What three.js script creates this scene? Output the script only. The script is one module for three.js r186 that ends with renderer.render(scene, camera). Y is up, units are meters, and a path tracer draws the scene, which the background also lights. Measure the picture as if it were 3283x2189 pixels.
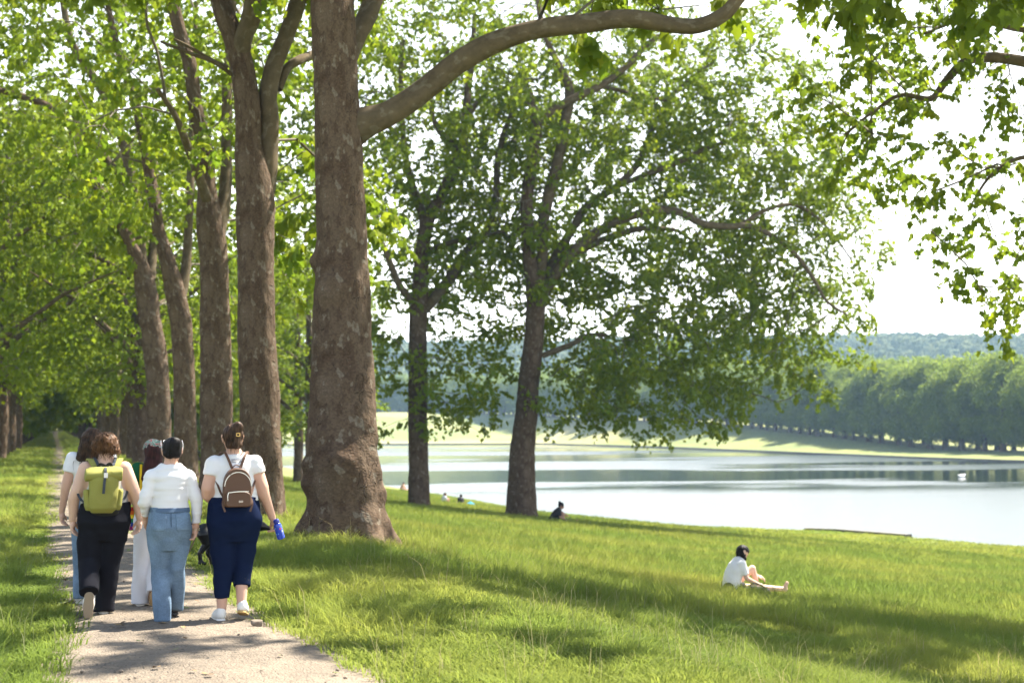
import * as THREE from 'three';
import { mergeGeometries, mergeVertices } from 'three/addons/utils/BufferGeometryUtils.js';
import { RoundedBoxGeometry } from 'three/addons/geometries/RoundedBoxGeometry.js';
import { TextGeometry } from 'three/addons/geometries/TextGeometry.js';
import { FontLoader } from 'three/addons/loaders/FontLoader.js';

// ---------------------------------------------------------------- camera, sky, sun, exposure
const scene = new THREE.Scene();
const camera = new THREE.PerspectiveCamera(26.994, 3283 / 2189, 0.1, 6000);
camera.position.set(0, 1.65, 0);
camera.rotation.order = 'YXZ';
camera.rotation.set(THREE.MathUtils.degToRad(3.52), THREE.MathUtils.degToRad(-17.91), 0);
camera.focus = 13.5;
camera.userData.fStop = 2.2;
camera.setFocalLength && (camera.filmGauge = 36);

const SUN_AZ = THREE.MathUtils.degToRad(56), SUN_EL = THREE.MathUtils.degToRad(50);   // azimuth to the right of the alley
const toSun = new THREE.Vector3(Math.sin(SUN_AZ) * Math.cos(SUN_EL), Math.sin(SUN_EL), -Math.cos(SUN_AZ) * Math.cos(SUN_EL));
const sun = new THREE.DirectionalLight(new THREE.Color().setRGB(1, 0.93, 0.80), 5);
sun.position.copy(toSun).multiplyScalar(120); sun.target.position.set(6, 0, -20);
sun.castShadow = true; sun.shadow.radius = 1; sun.shadow.mapSize.set(4096, 4096);
Object.assign(sun.shadow.camera, { left: -70, right: 70, top: 70, bottom: -70, near: 1, far: 400 });
scene.add(sun, sun.target);

{ // summer sky with a bright hazy horizon, brighter round the sun
  const W = 512, Hh = 256, a = new Float32Array(W * Hh * 4), d = new THREE.Vector3();
  for (let j = 0; j < Hh; j++) for (let i = 0; i < W; i++) {
    const u = (i + 0.5) / W, v = (j + 0.5) / Hh, el = (v - 0.5) * Math.PI, az = (u - 0.5) * 2 * Math.PI;
    d.set(Math.cos(az) * Math.cos(el), Math.sin(el), Math.sin(az) * Math.cos(el));
    const c = d.dot(toSun), ang = Math.acos(Math.min(1, Math.max(-1, c)));
    const h = Math.exp(-Math.max(0, d.y) * 3.2), low = Math.exp(-Math.max(0, d.y) * 5.5) * (0.95 + 1.0 * Math.max(0, c + 0.2)), glow = low + Math.exp(-ang * 1.1) * 1.1 * h + Math.exp(-ang * 2.2) * 0.4 + Math.exp(-ang * 7) * 1.0;
    const k = (j * W + i) * 4, S = 0.5;
    a[k] = 0.10 + 0.50 * h + glow * 0.9; a[k + 1] = 0.19 + 0.46 * h + glow * 0.87; a[k + 2] = 0.37 + 0.33 * h + glow * 0.8; a[k] *= S; a[k + 1] *= S; a[k + 2] *= S; a[k + 3] = 1;
  }
  const sky = new THREE.DataTexture(a, W, Hh, THREE.RGBAFormat, THREE.FloatType);
  sky.mapping = THREE.EquirectangularReflectionMapping; sky.magFilter = THREE.LinearFilter; sky.needsUpdate = true;
  scene.background = sky; scene.environment = sky;
  scene.backgroundIntensity = 1; scene.environmentIntensity = 1;
}
const renderer = new THREE.WebGLRenderer({ antialias: true });
renderer.toneMapping = THREE.LinearToneMapping;
renderer.toneMappingExposure = 4.8;
renderer.shadowMap.enabled = true;
scene.fog = new THREE.FogExp2(new THREE.Color().setRGB(0.46, 0.70, 1.0), 0.00017);

// ---------------------------------------------------------------- helpers
function rng(seed) { let s = seed >>> 0; return () => { s = (s + 0x6D2B79F5) >>> 0; let t = s; t = Math.imul(t ^ (t >>> 15), t | 1); t ^= t + Math.imul(t ^ (t >>> 7), t | 61); return ((t ^ (t >>> 14)) >>> 0) / 4294967296; }; }
const clamp = (x, a, b) => Math.min(b, Math.max(a, x)), mix = (a, b, t) => a + (b - a) * t;
const sm = (a, b, x) => { const t = clamp((x - a) / (b - a), 0, 1); return t * t * (3 - 2 * t); };
function hash3(x, y, z) { let h = Math.imul(x, 374761393) + Math.imul(y, 668265263) + Math.imul(z, 1274126177); h = Math.imul(h ^ (h >>> 13), 1274126177); return ((h ^ (h >>> 16)) >>> 0) / 4294967296; }
function noise3(x, y, z, px = 0, py = 0) {   // value noise in -1..1, optional periods
  const xi = Math.floor(x), yi = Math.floor(y), zi = Math.floor(z), xf = x - xi, yf = y - yi, zf = z - zi;
  const u = xf * xf * (3 - 2 * xf), v = yf * yf * (3 - 2 * yf), w = zf * zf * (3 - 2 * zf);
  const wx = (i) => px ? ((i % px) + px) % px : i, wy = (i) => py ? ((i % py) + py) % py : i;
  const x0 = wx(xi), x1 = wx(xi + 1), y0 = wy(yi), y1 = wy(yi + 1), z0 = zi, z1 = zi + 1;
  const l = (a, b, t) => a + (b - a) * t;
  return 2 * l(l(l(hash3(x0, y0, z0), hash3(x1, y0, z0), u), l(hash3(x0, y1, z0), hash3(x1, y1, z0), u), v), l(l(hash3(x0, y0, z1), hash3(x1, y0, z1), u), l(hash3(x0, y1, z1), hash3(x1, y1, z1), u), v), w) - 1;
}
const fbm = (x, y, z, o = 4) => { let s = 0, a = 0.5; for (let i = 0; i < o; i++) { s += a * noise3(x, y, z + i * 17); x *= 2; y *= 2; z *= 2; a *= 0.5; } return s; };
const V = (x, y, z) => new THREE.Vector3(x, y, z);
const lin = (r, g, b) => new THREE.Color().setRGB(r, g, b);
function dataTex(W, Hh, fn, srgb) {   // fn(u, v) -> [r, g, b] 0..1; colour maps hold linear values turned to sRGB bytes
  const a = new Uint8Array(W * Hh * 4), enc = (x) => srgb ? (x <= 0.0031308 ? x * 12.92 : 1.055 * Math.pow(x, 1 / 2.4) - 0.055) : x;
  for (let j = 0; j < Hh; j++) for (let i = 0; i < W; i++) { const c = fn(i / W, j / Hh), k = (j * W + i) * 4; for (let q = 0; q < 3; q++) a[k + q] = 255 * clamp(enc(c[q]), 0, 1); a[k + 3] = 255; }
  const t = new THREE.DataTexture(a, W, Hh); t.wrapS = t.wrapT = THREE.RepeatWrapping; t.magFilter = THREE.LinearFilter; t.minFilter = THREE.LinearMipmapLinearFilter; t.generateMipmaps = true;
  if (srgb) t.colorSpace = THREE.SRGBColorSpace; t.needsUpdate = true; return t;
}
const pn = (u, v, n, z, m = n) => noise3(u * n, v * m, z, n, m);   // tileable noise
const pfbm = (u, v, n, z, o = 4, m = n) => { let s = 0, a = 0.5; for (let i = 0; i < o; i++) { s += a * pn(u, v, n << i, z + i * 13, m << i); a *= 0.5; } return s; };
const taken = {};
const numbered = (n) => { const k = taken[n] = (taken[n] ?? -1) + 1; return k ? n + '_' + String(k).padStart(3, '0') : n; };
function tag(o, label, category, group, kind) { o.userData.label = label; if (category) o.userData.category = category; if (group) o.userData.group = group; if (kind) o.userData.kind = kind; return o; }
function shade(o) { o.traverse((m) => { if (m.isMesh) { m.castShadow = true; m.receiveShadow = true; } }); return o; }
function mesh(name, geo, mat, parent) { const m = new THREE.Mesh(geo, mat); m.name = name; m.castShadow = m.receiveShadow = true; if (parent) parent.add(m); return m; }
function thing(name, label, category, pos, turn = 0, group) { const g = new THREE.Group(); g.name = numbered(name); g.position.copy(pos); g.rotation.y = turn; tag(g, label, category, group); scene.add(g); return g; }
const std = (c, rough = 0.9, extra = {}) => new THREE.MeshStandardMaterial({ color: c, roughness: rough, ...extra });
const phys = (c, rough = 0.9, extra = {}) => new THREE.MeshPhysicalMaterial({ color: c, roughness: rough, ...extra });
function geoFrom(pos, idx, uv, col) { const g = new THREE.BufferGeometry(); g.setAttribute('position', new THREE.Float32BufferAttribute(pos, 3)); if (uv) g.setAttribute('uv', new THREE.Float32BufferAttribute(uv, 2)); if (col) g.setAttribute('color', new THREE.Float32BufferAttribute(col, 3)); g.setIndex(idx); g.computeVertexNormals(); return g; }
// ---------------------------------------------------------------- terrain
function table(x, t) { if (x <= t[0][0]) return t[0][1]; for (let i = 1; i < t.length; i++) if (x <= t[i][0]) return mix(t[i - 1][1], t[i][1], (x - t[i - 1][0]) / (t[i][0] - t[i - 1][0])); return t[t.length - 1][1]; }
const SHORE_NEAR = [[0, 90], [48, 58], [64.4, 50.2], [69, 49.2], [73, 48.2], [78.4, 46.6], [82.6, 42.4], [87, 38.2], [95, 35.2], [105, 34.8], [240, 37.5], [600, 38]];
const SHORE_FAR = [[0, 178], [260, 178], [450, 200], [600, 200]];
const FAR_ROW_HEIGHT = [[0, -3.9], [314, -3.7], [475, 3.1], [850, 12]];
const WATER = -4.75;
function groundY(x, d) {
  const al = 0.00001 * Math.pow(clamp(d - 100, 0, 600), 2);
  const R = Math.hypot(x, d), hill = 62 * sm(930, 1500, R) * (1 + 0.12 * noise3(x * 0.004, d * 0.004, 3));
  if (x < 2.5) return al + 0.03 * Math.max(0, -x - 5) + hill;
  const L = table(d, SHORE_NEAR), P = d > 100 ? 36.5 : 36.5 + (100 - d) * 0.15;
  const t = clamp((x - 4) / (P - 4), 0, 1);
  let h = -4.66 * (Math.pow(t + 0.03, 0.6) - 0.122) / (1.0179 - 0.122);
  if (x > L - 1 && d > 46) h = -4.66 - 0.9 * sm(L - 1, L + 3, x) * sm(46, 51, d);
  h += al * (1 - sm(3, 20, x));
  const s = x - table(d, SHORE_FAR);
  if (s > -20) h = Math.max(h, -5.6 + 0.85 * sm(-2, 0, s) + (table(d, FAR_ROW_HEIGHT) + 4.75) * sm(0, 32, s));
  if (d > 570) h = Math.max(h, -5.6 + 0.85 * sm(573, 575, d) + 16.6 * sm(575, 860, d) * sm(0, 30, x));
  return h + hill;
}
const onGround = (x, z, lift = 0) => V(x, groundY(x, -z) + lift, z);
// the trodden path: left and right edge by distance
const PATH_L = [[-10, -0.35], [6, -0.25], [9.2, -0.12], [12.2, 0.08], [20, 0.02], [27, -0.1], [36, -0.16], [56, -0.2], [75, -0.05], [92, 0.02], [130, 0.0], [500, 0.1]];
const PATH_R = [[-10, 2.4], [6, 2.45], [9.2, 2.2], [12.2, 1.8], [17, 1.75], [22, 1.35], [28, 0.95], [36, 0.75], [56, 0.74], [75, 0.85], [92, 0.98], [130, 1.2], [500, 1.5]];
const edgeWob = (d, k) => 0.09 * noise3(d * 0.45, k * 7.3, 1) + 0.04 * noise3(d * 1.6, k * 3.1, 5);
const pathL = (d) => table(d, PATH_L) + edgeWob(d, 1), pathR = (d) => table(d, PATH_R) + edgeWob(d, 2);
function onPath(x, d, m = 0) { return x > pathL(d) + m && x < pathR(d) - m; }

// grassy ground, one sheet out past the wooded hill
{
  const xs = [], ds = [];
  for (let x = -600; x < -40; x += 40) xs.push(x); for (let x = -40; x < -8; x += 4) xs.push(x); for (let x = -8; x < 60; x += 0.8) xs.push(x); for (let x = 60; x < 240; x += 4) xs.push(x); for (let x = 240; x <= 2200; x += 40) xs.push(x);
  for (let d = -60; d < 0; d += 6) ds.push(d); for (let d = 0; d < 130; d += 1) ds.push(d); for (let d = 130; d < 560; d += 8) ds.push(d); for (let d = 560; d < 600; d += 2.5) ds.push(d); for (let d = 600; d < 900; d += 10) ds.push(d); for (let d = 900; d <= 2600; d += 40) ds.push(d);
  const pos = [], uv = [], idx = [], col = [], nx = xs.length;
  for (const d of ds) for (const x of xs) {
    const far = d > 130 ? 0 : 0.05 * fbm(x * 0.35, d * 0.35, 2, 3) * sm(3, 6, Math.abs(x - 1));
    pos.push(x, groundY(x, d) + far - (x > -4 && x < 3 ? 0.012 : 0), -d); uv.push(x / 6, d / 6);
    const n = fbm(x * 0.06, d * 0.06, 9, 4), m = fbm(x * 0.012, d * 0.012, 4, 3);
    let r = 0.15 + 0.05 * n, g = 0.175 + 0.03 * n, b = 0.036;
    const sand = sm(578, 584, d) * (1 - sm(596, 622, d + 14 * m)) * sm(30, 60, x);          // worn sandy strip along the far shore
    r = mix(r, 0.42, sand * 0.8); g = mix(g, 0.36, sand * 0.8); b = mix(b, 0.24, sand * 0.8);
    const dry = sm(0.0, 0.5, m + 0.4 * n) * sm(150, 300, d);
    r = mix(r, 0.32, dry * 0.7); g = mix(g, 0.30, dry * 0.7); b = mix(b, 0.12, dry * 0.7);
    col.push(r, g, b);
  }
  for (let j = 0; j + 1 < ds.length; j++) for (let i = 0; i + 1 < nx; i++) { const a = j * nx + i; idx.push(a, a + 1, a + nx, a + 1, a + nx + 1, a + nx); }
  const tex = dataTex(512, 512, (u, v) => { const n = pfbm(u, v, 8, 1, 5), m = pfbm(u, v, 32, 5, 3), s = 0.78 + 0.55 * n + 0.35 * m; return [s, s * (1 + 0.08 * m), s * 0.9]; }, true);
  const g = mesh('lawn', geoFrom(pos, idx, uv, col), std(lin(1, 1, 1), 1, { vertexColors: true, map: tex }), scene);
  tag(g, 'sloping grassy lawn from the tree alley down to the lake', 'lawn', null, 'structure');
}
// beaten earth path
const earthMap = dataTex(1024, 1024, (u, v) => {
  const n = pfbm(u, v, 4, 21, 6), f = pfbm(u, v, 64, 33, 3), peb = Math.max(0, pn(u, v, 128, 44) - 0.62) * 1.6, dark = Math.max(0, pn(u, v, 96, 71) - 0.66) * 2.2;
  const s = 1 + 0.42 * n + 0.28 * f + peb * 0.7 - dark * 1.2; return [0.152 * s, 0.120 * s, 0.088 * s];
}, true);
const earthBump = dataTex(1024, 1024, (u, v) => { const s = 0.5 + 0.35 * pfbm(u, v, 8, 21, 6) + 0.25 * Math.max(0, pn(u, v, 128, 44) - 0.45) + 0.12 * pn(u, v, 256, 3); return [s, s, s]; });
const earth = std(lin(1, 1, 1), 0.95, { map: earthMap, bumpMap: earthBump, bumpScale: 0.05 });
function pathStrip(name, label, l, r, d0, d1, step0) {
  const pos = [], uv = [], idx = [], N = 14; let rows = 0;
  for (let d = d0; d <= d1; d += step0 * Math.max(1, d / 14)) {
    for (let i = 0; i <= N; i++) {
      const t = i / N, x = mix(l(d), r(d), t), edge = sm(0, 0.16, t) * sm(1, 0.84, t);
      pos.push(x, groundY(x, d) + 0.004 + edge * (0.012 + 0.012 * fbm(x * 2.2, d * 2.2, 7, 3) + 0.02 * (1 - Math.abs(2 * t - 1))), -d); uv.push(x / 2.6, d / 2.6);
    }
    rows++;
  }
  for (let j = 0; j + 1 < rows; j++) for (let i = 0; i < N; i++) { const a = j * (N + 1) + i; idx.push(a, a + 1, a + N + 1, a + 1, a + N + 2, a + N + 1); }
  tag(mesh(name, geoFrom(pos, idx, uv), earth, scene), label, 'path', null, 'structure');
}
pathStrip('dirt_path', 'pale beaten earth path running down the alley', pathL, pathR, -8, 412, 0.16);

// lake
{
  const g = new THREE.PlaneGeometry(220, 560, 1, 1); g.rotateX(-Math.PI / 2); g.translate(135, WATER, -325);
  const p = g.attributes.position, uv = []; for (let i = 0; i < p.count; i++) uv.push(p.getX(i) / 220, -p.getZ(i) / 560); g.setAttribute('uv', new THREE.Float32BufferAttribute(uv, 2));
  const bump = dataTex(512, 512, (u, v) => { const s = 0.5 + 0.3 * pfbm(u, v, 10, 3, 4, 16) + 0.2 * pfbm(u, v, 24, 9, 3, 40); return [s, s, s]; });
  bump.repeat.set(220 / 9, 560 / 9);
  // wind-rippled patches (rougher) and calm lanes
  const rough = dataTex(512, 1024, (u, v) => {
    const x = u * 220 + 25, d = v * 560; let n = 0.5 + 1.0 * fbm(x * 0.010 + 3, d * 0.035, 5, 4) + 0.3 * fbm(x * 0.05, d * 0.16, 8, 3);
    n = sm(0.42, 0.66, n); n = Math.max(n, sm(150, 118, d + 10 * fbm(x * 0.03, d * 0.05, 2, 2))); const s = 0.02 + 0.24 * n; return [s, s, s];
  });
  rough.wrapS = rough.wrapT = THREE.ClampToEdgeWrapping;
  const m = mesh('lake_water', g, phys(lin(0.018, 0.028, 0.024), 1, { ior: 1.33, bumpMap: bump, bumpScale: 0.013, roughnessMap: rough }), scene);
  tag(m, 'long bright lake with wind-rippled and calm bands', 'lake', null, 'structure');
}
// ---------------------------------------------------------------- plane trees
const barkMap = dataTex(1024, 1024, (u, v) => {
  const wu = u + 0.03 * pn(u, v, 7, 77), wv = v + 0.04 * pn(u, v, 6, 78), big = pfbm(wu, wv, 4, 3, 5), fl = sm(0.30, 0.42, pfbm(wu, wv, 16, 40, 4, 10)), dk = sm(0.12, 0.34, pfbm(wu, wv, 12, 90, 4, 7)), f = pfbm(u, v, 64, 8, 3), cr = sm(0.055, 0.0, Math.abs(pfbm(wu, wv, 14, 15, 3, 6))) * sm(-0.1, 0.25, pn(u, v, 5, 19));
  let c = [0.094, 0.066, 0.046].map((x, i) => x * (1 + [0.5, 0.6, 0.65][i] * big)); c = c.map((x, i) => mix(x, [0.062, 0.041, 0.028][i], dk * 0.7)); c = c.map((x, i) => mix(x, [0.190, 0.165, 0.130][i], fl * 0.55));
  const k = (1 + 0.45 * f) * (1 - 0.5 * cr); return c.map((x) => x * k);
}, true);
const barkBump = dataTex(1024, 1024, (u, v) => { const wu = u + 0.03 * pn(u, v, 7, 77), wv = v + 0.04 * pn(u, v, 6, 78), k = 0.55 + 0.35 * pfbm(wu, wv, 10, 8, 5, 7) + 0.1 * pfbm(u, v, 64, 8, 2) - 0.4 * sm(0.055, 0.0, Math.abs(pfbm(wu, wv, 14, 15, 3, 6))) * sm(-0.1, 0.25, pn(u, v, 5, 19)); return [k, k, k]; });
const bark = phys(lin(1, 1, 1), 1, { map: barkMap, bumpMap: barkBump, bumpScale: 0.045, specularIntensity: 0.2 });
const limbMap = dataTex(256, 256, (u, v) => { const n = pfbm(u, v, 5, 61, 4), q = sm(0.2, 0.34, pfbm(u, v, 12, 9, 3)), s = 1 + 0.45 * n + 0.25 * pfbm(u, v, 30, 2, 2); return [mix(0.090, 0.115, q) * s, mix(0.069, 0.095, q) * s, mix(0.044, 0.066, q) * s]; }, true);
const limbBark = phys(lin(1, 1, 1), 1, { specularIntensity: 0.2, map: limbMap, bumpMap: barkBump, bumpScale: 0.012 });
const twigMat = std(lin(0.10, 0.082, 0.056), 0.9);
function leafMaterial(c) { return phys(c, 1, { transmission: 0.55, thickness: 0, side: THREE.DoubleSide, clearcoat: 0.14, clearcoatRoughness: 0.3, specularIntensity: 0.1 }); }
const leafMat = leafMaterial(lin(0.17, 0.23, 0.014));
const leafMats = [[0.135, 0.205, 0.013], [0.17, 0.23, 0.014], [0.2, 0.24, 0.015], [0.12, 0.19, 0.013]].map((c) => leafMaterial(lin(...c)));

const leafGeo = [0, 1].map((k) => {
  const o = k ? [[0.24, -0.12], [0.48, 0.03], [0.36, 0.2], [0.58, 0.46], [0.29, 0.58], [0, 1.0]] : [[0.22, -0.08], [0.42, 0.08], [0.33, 0.24], [0.53, 0.53], [0.26, 0.62], [0, 1.05]];
  const z = (x, y) => (k ? -0.32 : 0.18) * Math.abs(x) - 0.22 * y * y + (k ? 0.1 * x : -0.12 * x), pts = [[0, 0.32], [0, 0.0], ...o, ...o.slice(0, 5).reverse().map(([x, y]) => [-x, y])];
  const pos = pts.flatMap(([x, y]) => [x, z(x, y), y]), idx = [];
  for (let i = 1; i < pts.length; i++) idx.push(0, i, i + 1 < pts.length ? i + 1 : 1);
  return geoFrom(pos, idx);
});
// a sprig: a short twig with its leaves
function makeSprig(seed) {
  const r = rng(seed), L = 0.5, leaves = [], n = 9;
  for (let i = 0; i < n; i++) {
    const t = (i + 0.6) / n, side = i % 2 ? 1 : -1, m = new THREE.Matrix4(), s = 0.15 + 0.09 * r();
    const yaw = i === n - 1 ? Math.PI / 2 : Math.PI / 2 - side * (0.7 + 0.7 * r());
    const q = new THREE.Quaternion().setFromEuler(new THREE.Euler(0.35 + 0.9 * r(), yaw, side * (r() - 0.4) * 0.9, 'YXZ'));
    m.compose(V(L * t, -0.10 * t * t + 0.03 * (r() - 0.5), -side * 0.05 * r() * 0), q, V(s, s, s));
    const off = V(0, 0, 0.07).applyQuaternion(q); m.elements[12] += off.x; m.elements[13] += off.y + 0.02; m.elements[14] += off.z;
    leaves.push([i % 3 === 0 ? 1 : 0, m]);
  }
  const geo = mergeGeometries(leaves.map(([k, m]) => leafGeo[k].clone().applyMatrix4(m)));
  return { leaves, geo };
}
// a looser spray of leaves for crowns seen from farther off
function makeSpray(seed) {
  const r = rng(seed), leaves = [];
  for (let i = 0; i < 10; i++) { const a = r() * 6.283, q = 0.55 * Math.cbrt(r()), e = (r() - 0.5) * 2, s = 0.15 + 0.10 * r(); leaves.push([i % 3 ? 0 : 1, new THREE.Matrix4().compose(V(Math.cos(a) * q * Math.sqrt(1 - e * e * 0.6), e * 0.34 - 0.1, Math.sin(a) * q), new THREE.Quaternion().setFromEuler(new THREE.Euler(0.2 + 1.2 * r(), r() * 6.283, (r() - 0.5) * 1.2, 'YXZ')), V(s, s, s))]); }
  return { leaves, geo: mergeGeometries(leaves.map(([k, m]) => leafGeo[k].clone().applyMatrix4(m))) };
}
const sprigs = [makeSprig(11), makeSprig(22), makeSprig(33), makeSpray(44), makeSpray(55), makeSpray(66)];

// a tapered tube along points [x, y, z, r]; opts: around, step, rough, flare, burls, tint
function tube(pts, o = {}) {
  const { around = 10, rough = 0.05, flare = 0, burls = [], seed = 1, stepK = 0.7 } = o;
  const P = pts.map((p) => V(p[0], p[1], p[2])), curve = new THREE.CatmullRomCurve3(P, false, 'centripetal');
  const len = curve.getLength(), rAt = (t) => { const f = t * (pts.length - 1), i = Math.min(pts.length - 2, Math.floor(f)); return mix(pts[i][3], pts[i + 1][3], f - i); };
  const rows = []; let t = 0; while (t < 1) { rows.push(t); t += Math.max(0.004, Math.max(0.04, rAt(t) * stepK) / len); } rows.push(1);
  const pos = [], uv = [], idx = [], T = V(0, 0, 0), N = V(1, 0, 0), B = V(0, 0, 0), p = V(0, 0, 0); let v = 0, last = null;
  const circ = Math.max(1, Math.round(2 * Math.PI * rAt(0.1) / 1.4));
  rows.forEach((tt) => {
    curve.getPoint(tt, p); curve.getTangent(tt, T); N.addScaledVector(T, -N.dot(T)).normalize(); B.crossVectors(T, N);
    const r0 = rAt(tt), h = p.y; if (last) v += p.distanceTo(last); last = p.clone();
    for (let i = 0; i <= around; i++) {
      const a = (i % around) / around * 2 * Math.PI, c = Math.cos(a), s = Math.sin(a), dx = N.x * c + B.x * s, dy = N.y * c + B.y * s, dz = N.z * c + B.z * s, wa = Math.atan2(dz, dx);
      let r = r0 * (1 + rough * 1.3 * noise3(dx * 1.3 + seed, h * 0.9, dz * 1.3 + seed) + rough * 0.8 * noise3(dx * 2.6, h * 3.2 + seed, dz * 2.6) + rough * 0.5 * noise3(dx * 1.2, h * 9 + seed, dz * 1.2));
      if (flare) { const fl = Math.exp(-Math.max(0, h) / (0.55 * flare + 0.12)); r += flare * fl * (0.55 + 0.45 * Math.cos(5 * wa + seed) + 0.3 * noise3(dx * 3 + seed, 0, dz * 3)); }
      for (const [ba, bh, size, amp] of burls) { let da = wa - ba; da = Math.atan2(Math.sin(da), Math.cos(da)); const q = (da * da * r0 * r0 + (h - bh) * (h - bh)) / (size * size); if (q < 5) r += amp * Math.exp(-q) * (1 + 0.3 * noise3(dx * 6, h * 7, dz * 6)); }
      pos.push(p.x + dx * r, p.y + dy * r, p.z + dz * r); uv.push(i / around * circ, v / 1.4);
    }
  });
  const m = around + 1;
  for (let j = 0; j + 1 < rows.length; j++) for (let i = 0; i < around; i++) { const a = j * m + i; idx.push(a, a + m, a + 1, a + 1, a + m, a + m + 1); }
  const tip = pos.length / 3; pos.push(p.x, p.y, p.z); uv.push(0, v / 1.4); for (let i = 0; i < around; i++) idx.push((rows.length - 1) * m + i, tip, (rows.length - 1) * m + i + 1);
  return geoFrom(pos, idx, uv);
}
// grow branches from the limbs out to points spread through the crown; returns chains of nodes and the thin nodes that bear leaves
function growCrown(limbs, blobs, seed, o = {}) {
  const r = rng(seed), { step = 0.7, spacing = 0.85, minLimb = 0 } = o, nodes = [];
  limbs.forEach((l, li) => { let prev = -1; for (let i = 0; i < l.length - 1; i++) { const a = l[i], b = l[i + 1], n = Math.max(1, Math.round(Math.hypot(b[0] - a[0], b[1] - a[1], b[2] - a[2]) / 0.5)); for (let k = 0; k < n; k++) { const t = k / n, y = mix(a[1], b[1], t); if (y < minLimb) continue; nodes.push({ p: V(mix(a[0], b[0], t), y, mix(a[2], b[2], t)), parent: prev, limb: true, r: mix(a[3], b[3], t), dir: V(b[0] - a[0], b[1] - a[1], b[2] - a[2]).normalize() }); prev = nodes.length - 1; } } });
  const att = [];
  for (const [c, rad, n, shell = 0.35] of blobs) {
    for (let k = 0; k < n; k++) { const d = V(r() * 2 - 1, r() * 2 - 1, r() * 2 - 1); if (d.lengthSq() > 1 || d.lengthSq() < shell * shell) { k--; continue; }
      const p = V(c[0] + d.x * rad[0], c[1] + d.y * rad[1], c[2] + d.z * rad[2]); if (o.keep && !o.keep(p)) continue; if (noise3(p.x * 0.42 + seed, p.y * 0.5, p.z * 0.42) < (o.gap ?? -0.22)) continue; if (!att.some((q) => q.distanceToSquared(p) < spacing * spacing * 0.35)) att.push(p); }
  }
  const near = (p) => { let bd = 1e9, bi = 0; nodes.forEach((n, i) => { const d = n.p.distanceToSquared(p); if (d < bd) { bd = d; bi = i; } }); return [bd, bi]; };
  att.forEach((p) => { p.d0 = near(p)[0]; }); att.sort((a, b) => a.d0 - b.d0);
  const dv = V(0, 0, 0);
  for (const a of att) {
    let bd = 1e9, bi = 0;
    for (let i = 0; i < nodes.length; i++) { const n = nodes[i]; dv.subVectors(a, n.p); const L = dv.length(), cs = dv.dot(n.dir) / (L + 1e-6), c = L * (1.35 - 0.45 * cs) + (n.limb && n.r > 0.2 ? 0.6 : 0); if (c < bd) { bd = c; bi = i; } }
    let cur = bi, p = nodes[bi].p.clone(), dir = nodes[bi].dir.clone(); const L0 = p.distanceTo(a), n = Math.max(1, Math.round(L0 / step));
    for (let k = 1; k <= n; k++) {
      const to = V(a.x - p.x, a.y - p.y, a.z - p.z), rem = to.length(); to.normalize(); dir.lerp(to, 0.5 + 0.5 * k / n).normalize();
      const q = k === n ? a.clone() : p.clone().addScaledVector(dir, rem / (n - k + 1)).add(V((r() - 0.5) * 0.22, (r() - 0.5) * 0.22 + 0.04, (r() - 0.5) * 0.22));
      nodes.push({ p: q, parent: cur, dir: q.clone().sub(p).normalize(), r: 0 }); cur = nodes.length - 1; p = q;
    }
  }
  const kids = nodes.map(() => []); nodes.forEach((n, i) => { if (n.parent >= 0) kids[n.parent].push(i); });
  for (let i = nodes.length - 1; i >= 0; i--) { const n = nodes[i]; if (n.limb) continue; let s = 0; for (const k of kids[i]) s += Math.pow(nodes[k].r, 2.4); n.r = Math.max(0.011, Math.pow(s, 1 / 2.4) * 1.0); n.tip = !kids[i].length; }
  const chains = [];
  nodes.forEach((n, i) => { if (n.limb) return; const par = nodes[n.parent], main = !par.limb && kids[n.parent].reduce((b, k) => nodes[k].r > nodes[b].r ? k : b, kids[n.parent][0]) === i; if (main) return;
    const c = [[par.p.x, par.p.y, par.p.z, Math.min(n.r * 1.15, par.r || n.r)]]; let k = i; for (;;) { const m = nodes[k]; c.push([m.p.x, m.p.y, m.p.z, m.r]); if (!kids[k].length) break; k = kids[k].reduce((b, q) => nodes[q].r > nodes[b].r ? q : b, kids[k][0]); } chains.push(c); });
  return { nodes, chains };
}
function chainTubes(chains, minR = 0) {
  const pos = [], idx = [], A = 5, T = V(0, 0, 0), N = V(0, 0, 0), B = V(0, 0, 0);
  for (const c of chains) {
    if (c[1][3] < minR) continue; const base = pos.length / 3;
    c.forEach((p, j) => { const a = c[Math.max(0, j - 1)], b = c[Math.min(c.length - 1, j + 1)]; T.set(b[0] - a[0], b[1] - a[1], b[2] - a[2]).normalize(); N.set(0, 1, 0); if (Math.abs(T.y) > 0.9) N.set(1, 0, 0); N.addScaledVector(T, -N.dot(T)).normalize(); B.crossVectors(T, N); const r = j === c.length - 1 ? p[3] * 0.4 : p[3]; for (let i = 0; i < A; i++) { const an = i / A * 2 * Math.PI; pos.push(p[0] + r * (N.x * Math.cos(an) + B.x * Math.sin(an)), p[1] + r * (N.y * Math.cos(an) + B.y * Math.sin(an)), p[2] + r * (N.z * Math.cos(an) + B.z * Math.sin(an))); } });
    for (let j = 0; j + 1 < c.length; j++) for (let i = 0; i < A; i++) { const a = base + j * A + i, b = base + j * A + (i + 1) % A; idx.push(a, b, a + A, b, b + A, a + A); }
  }
  return geoFrom(pos, idx);
}
const tmpC = new THREE.Color();
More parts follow.
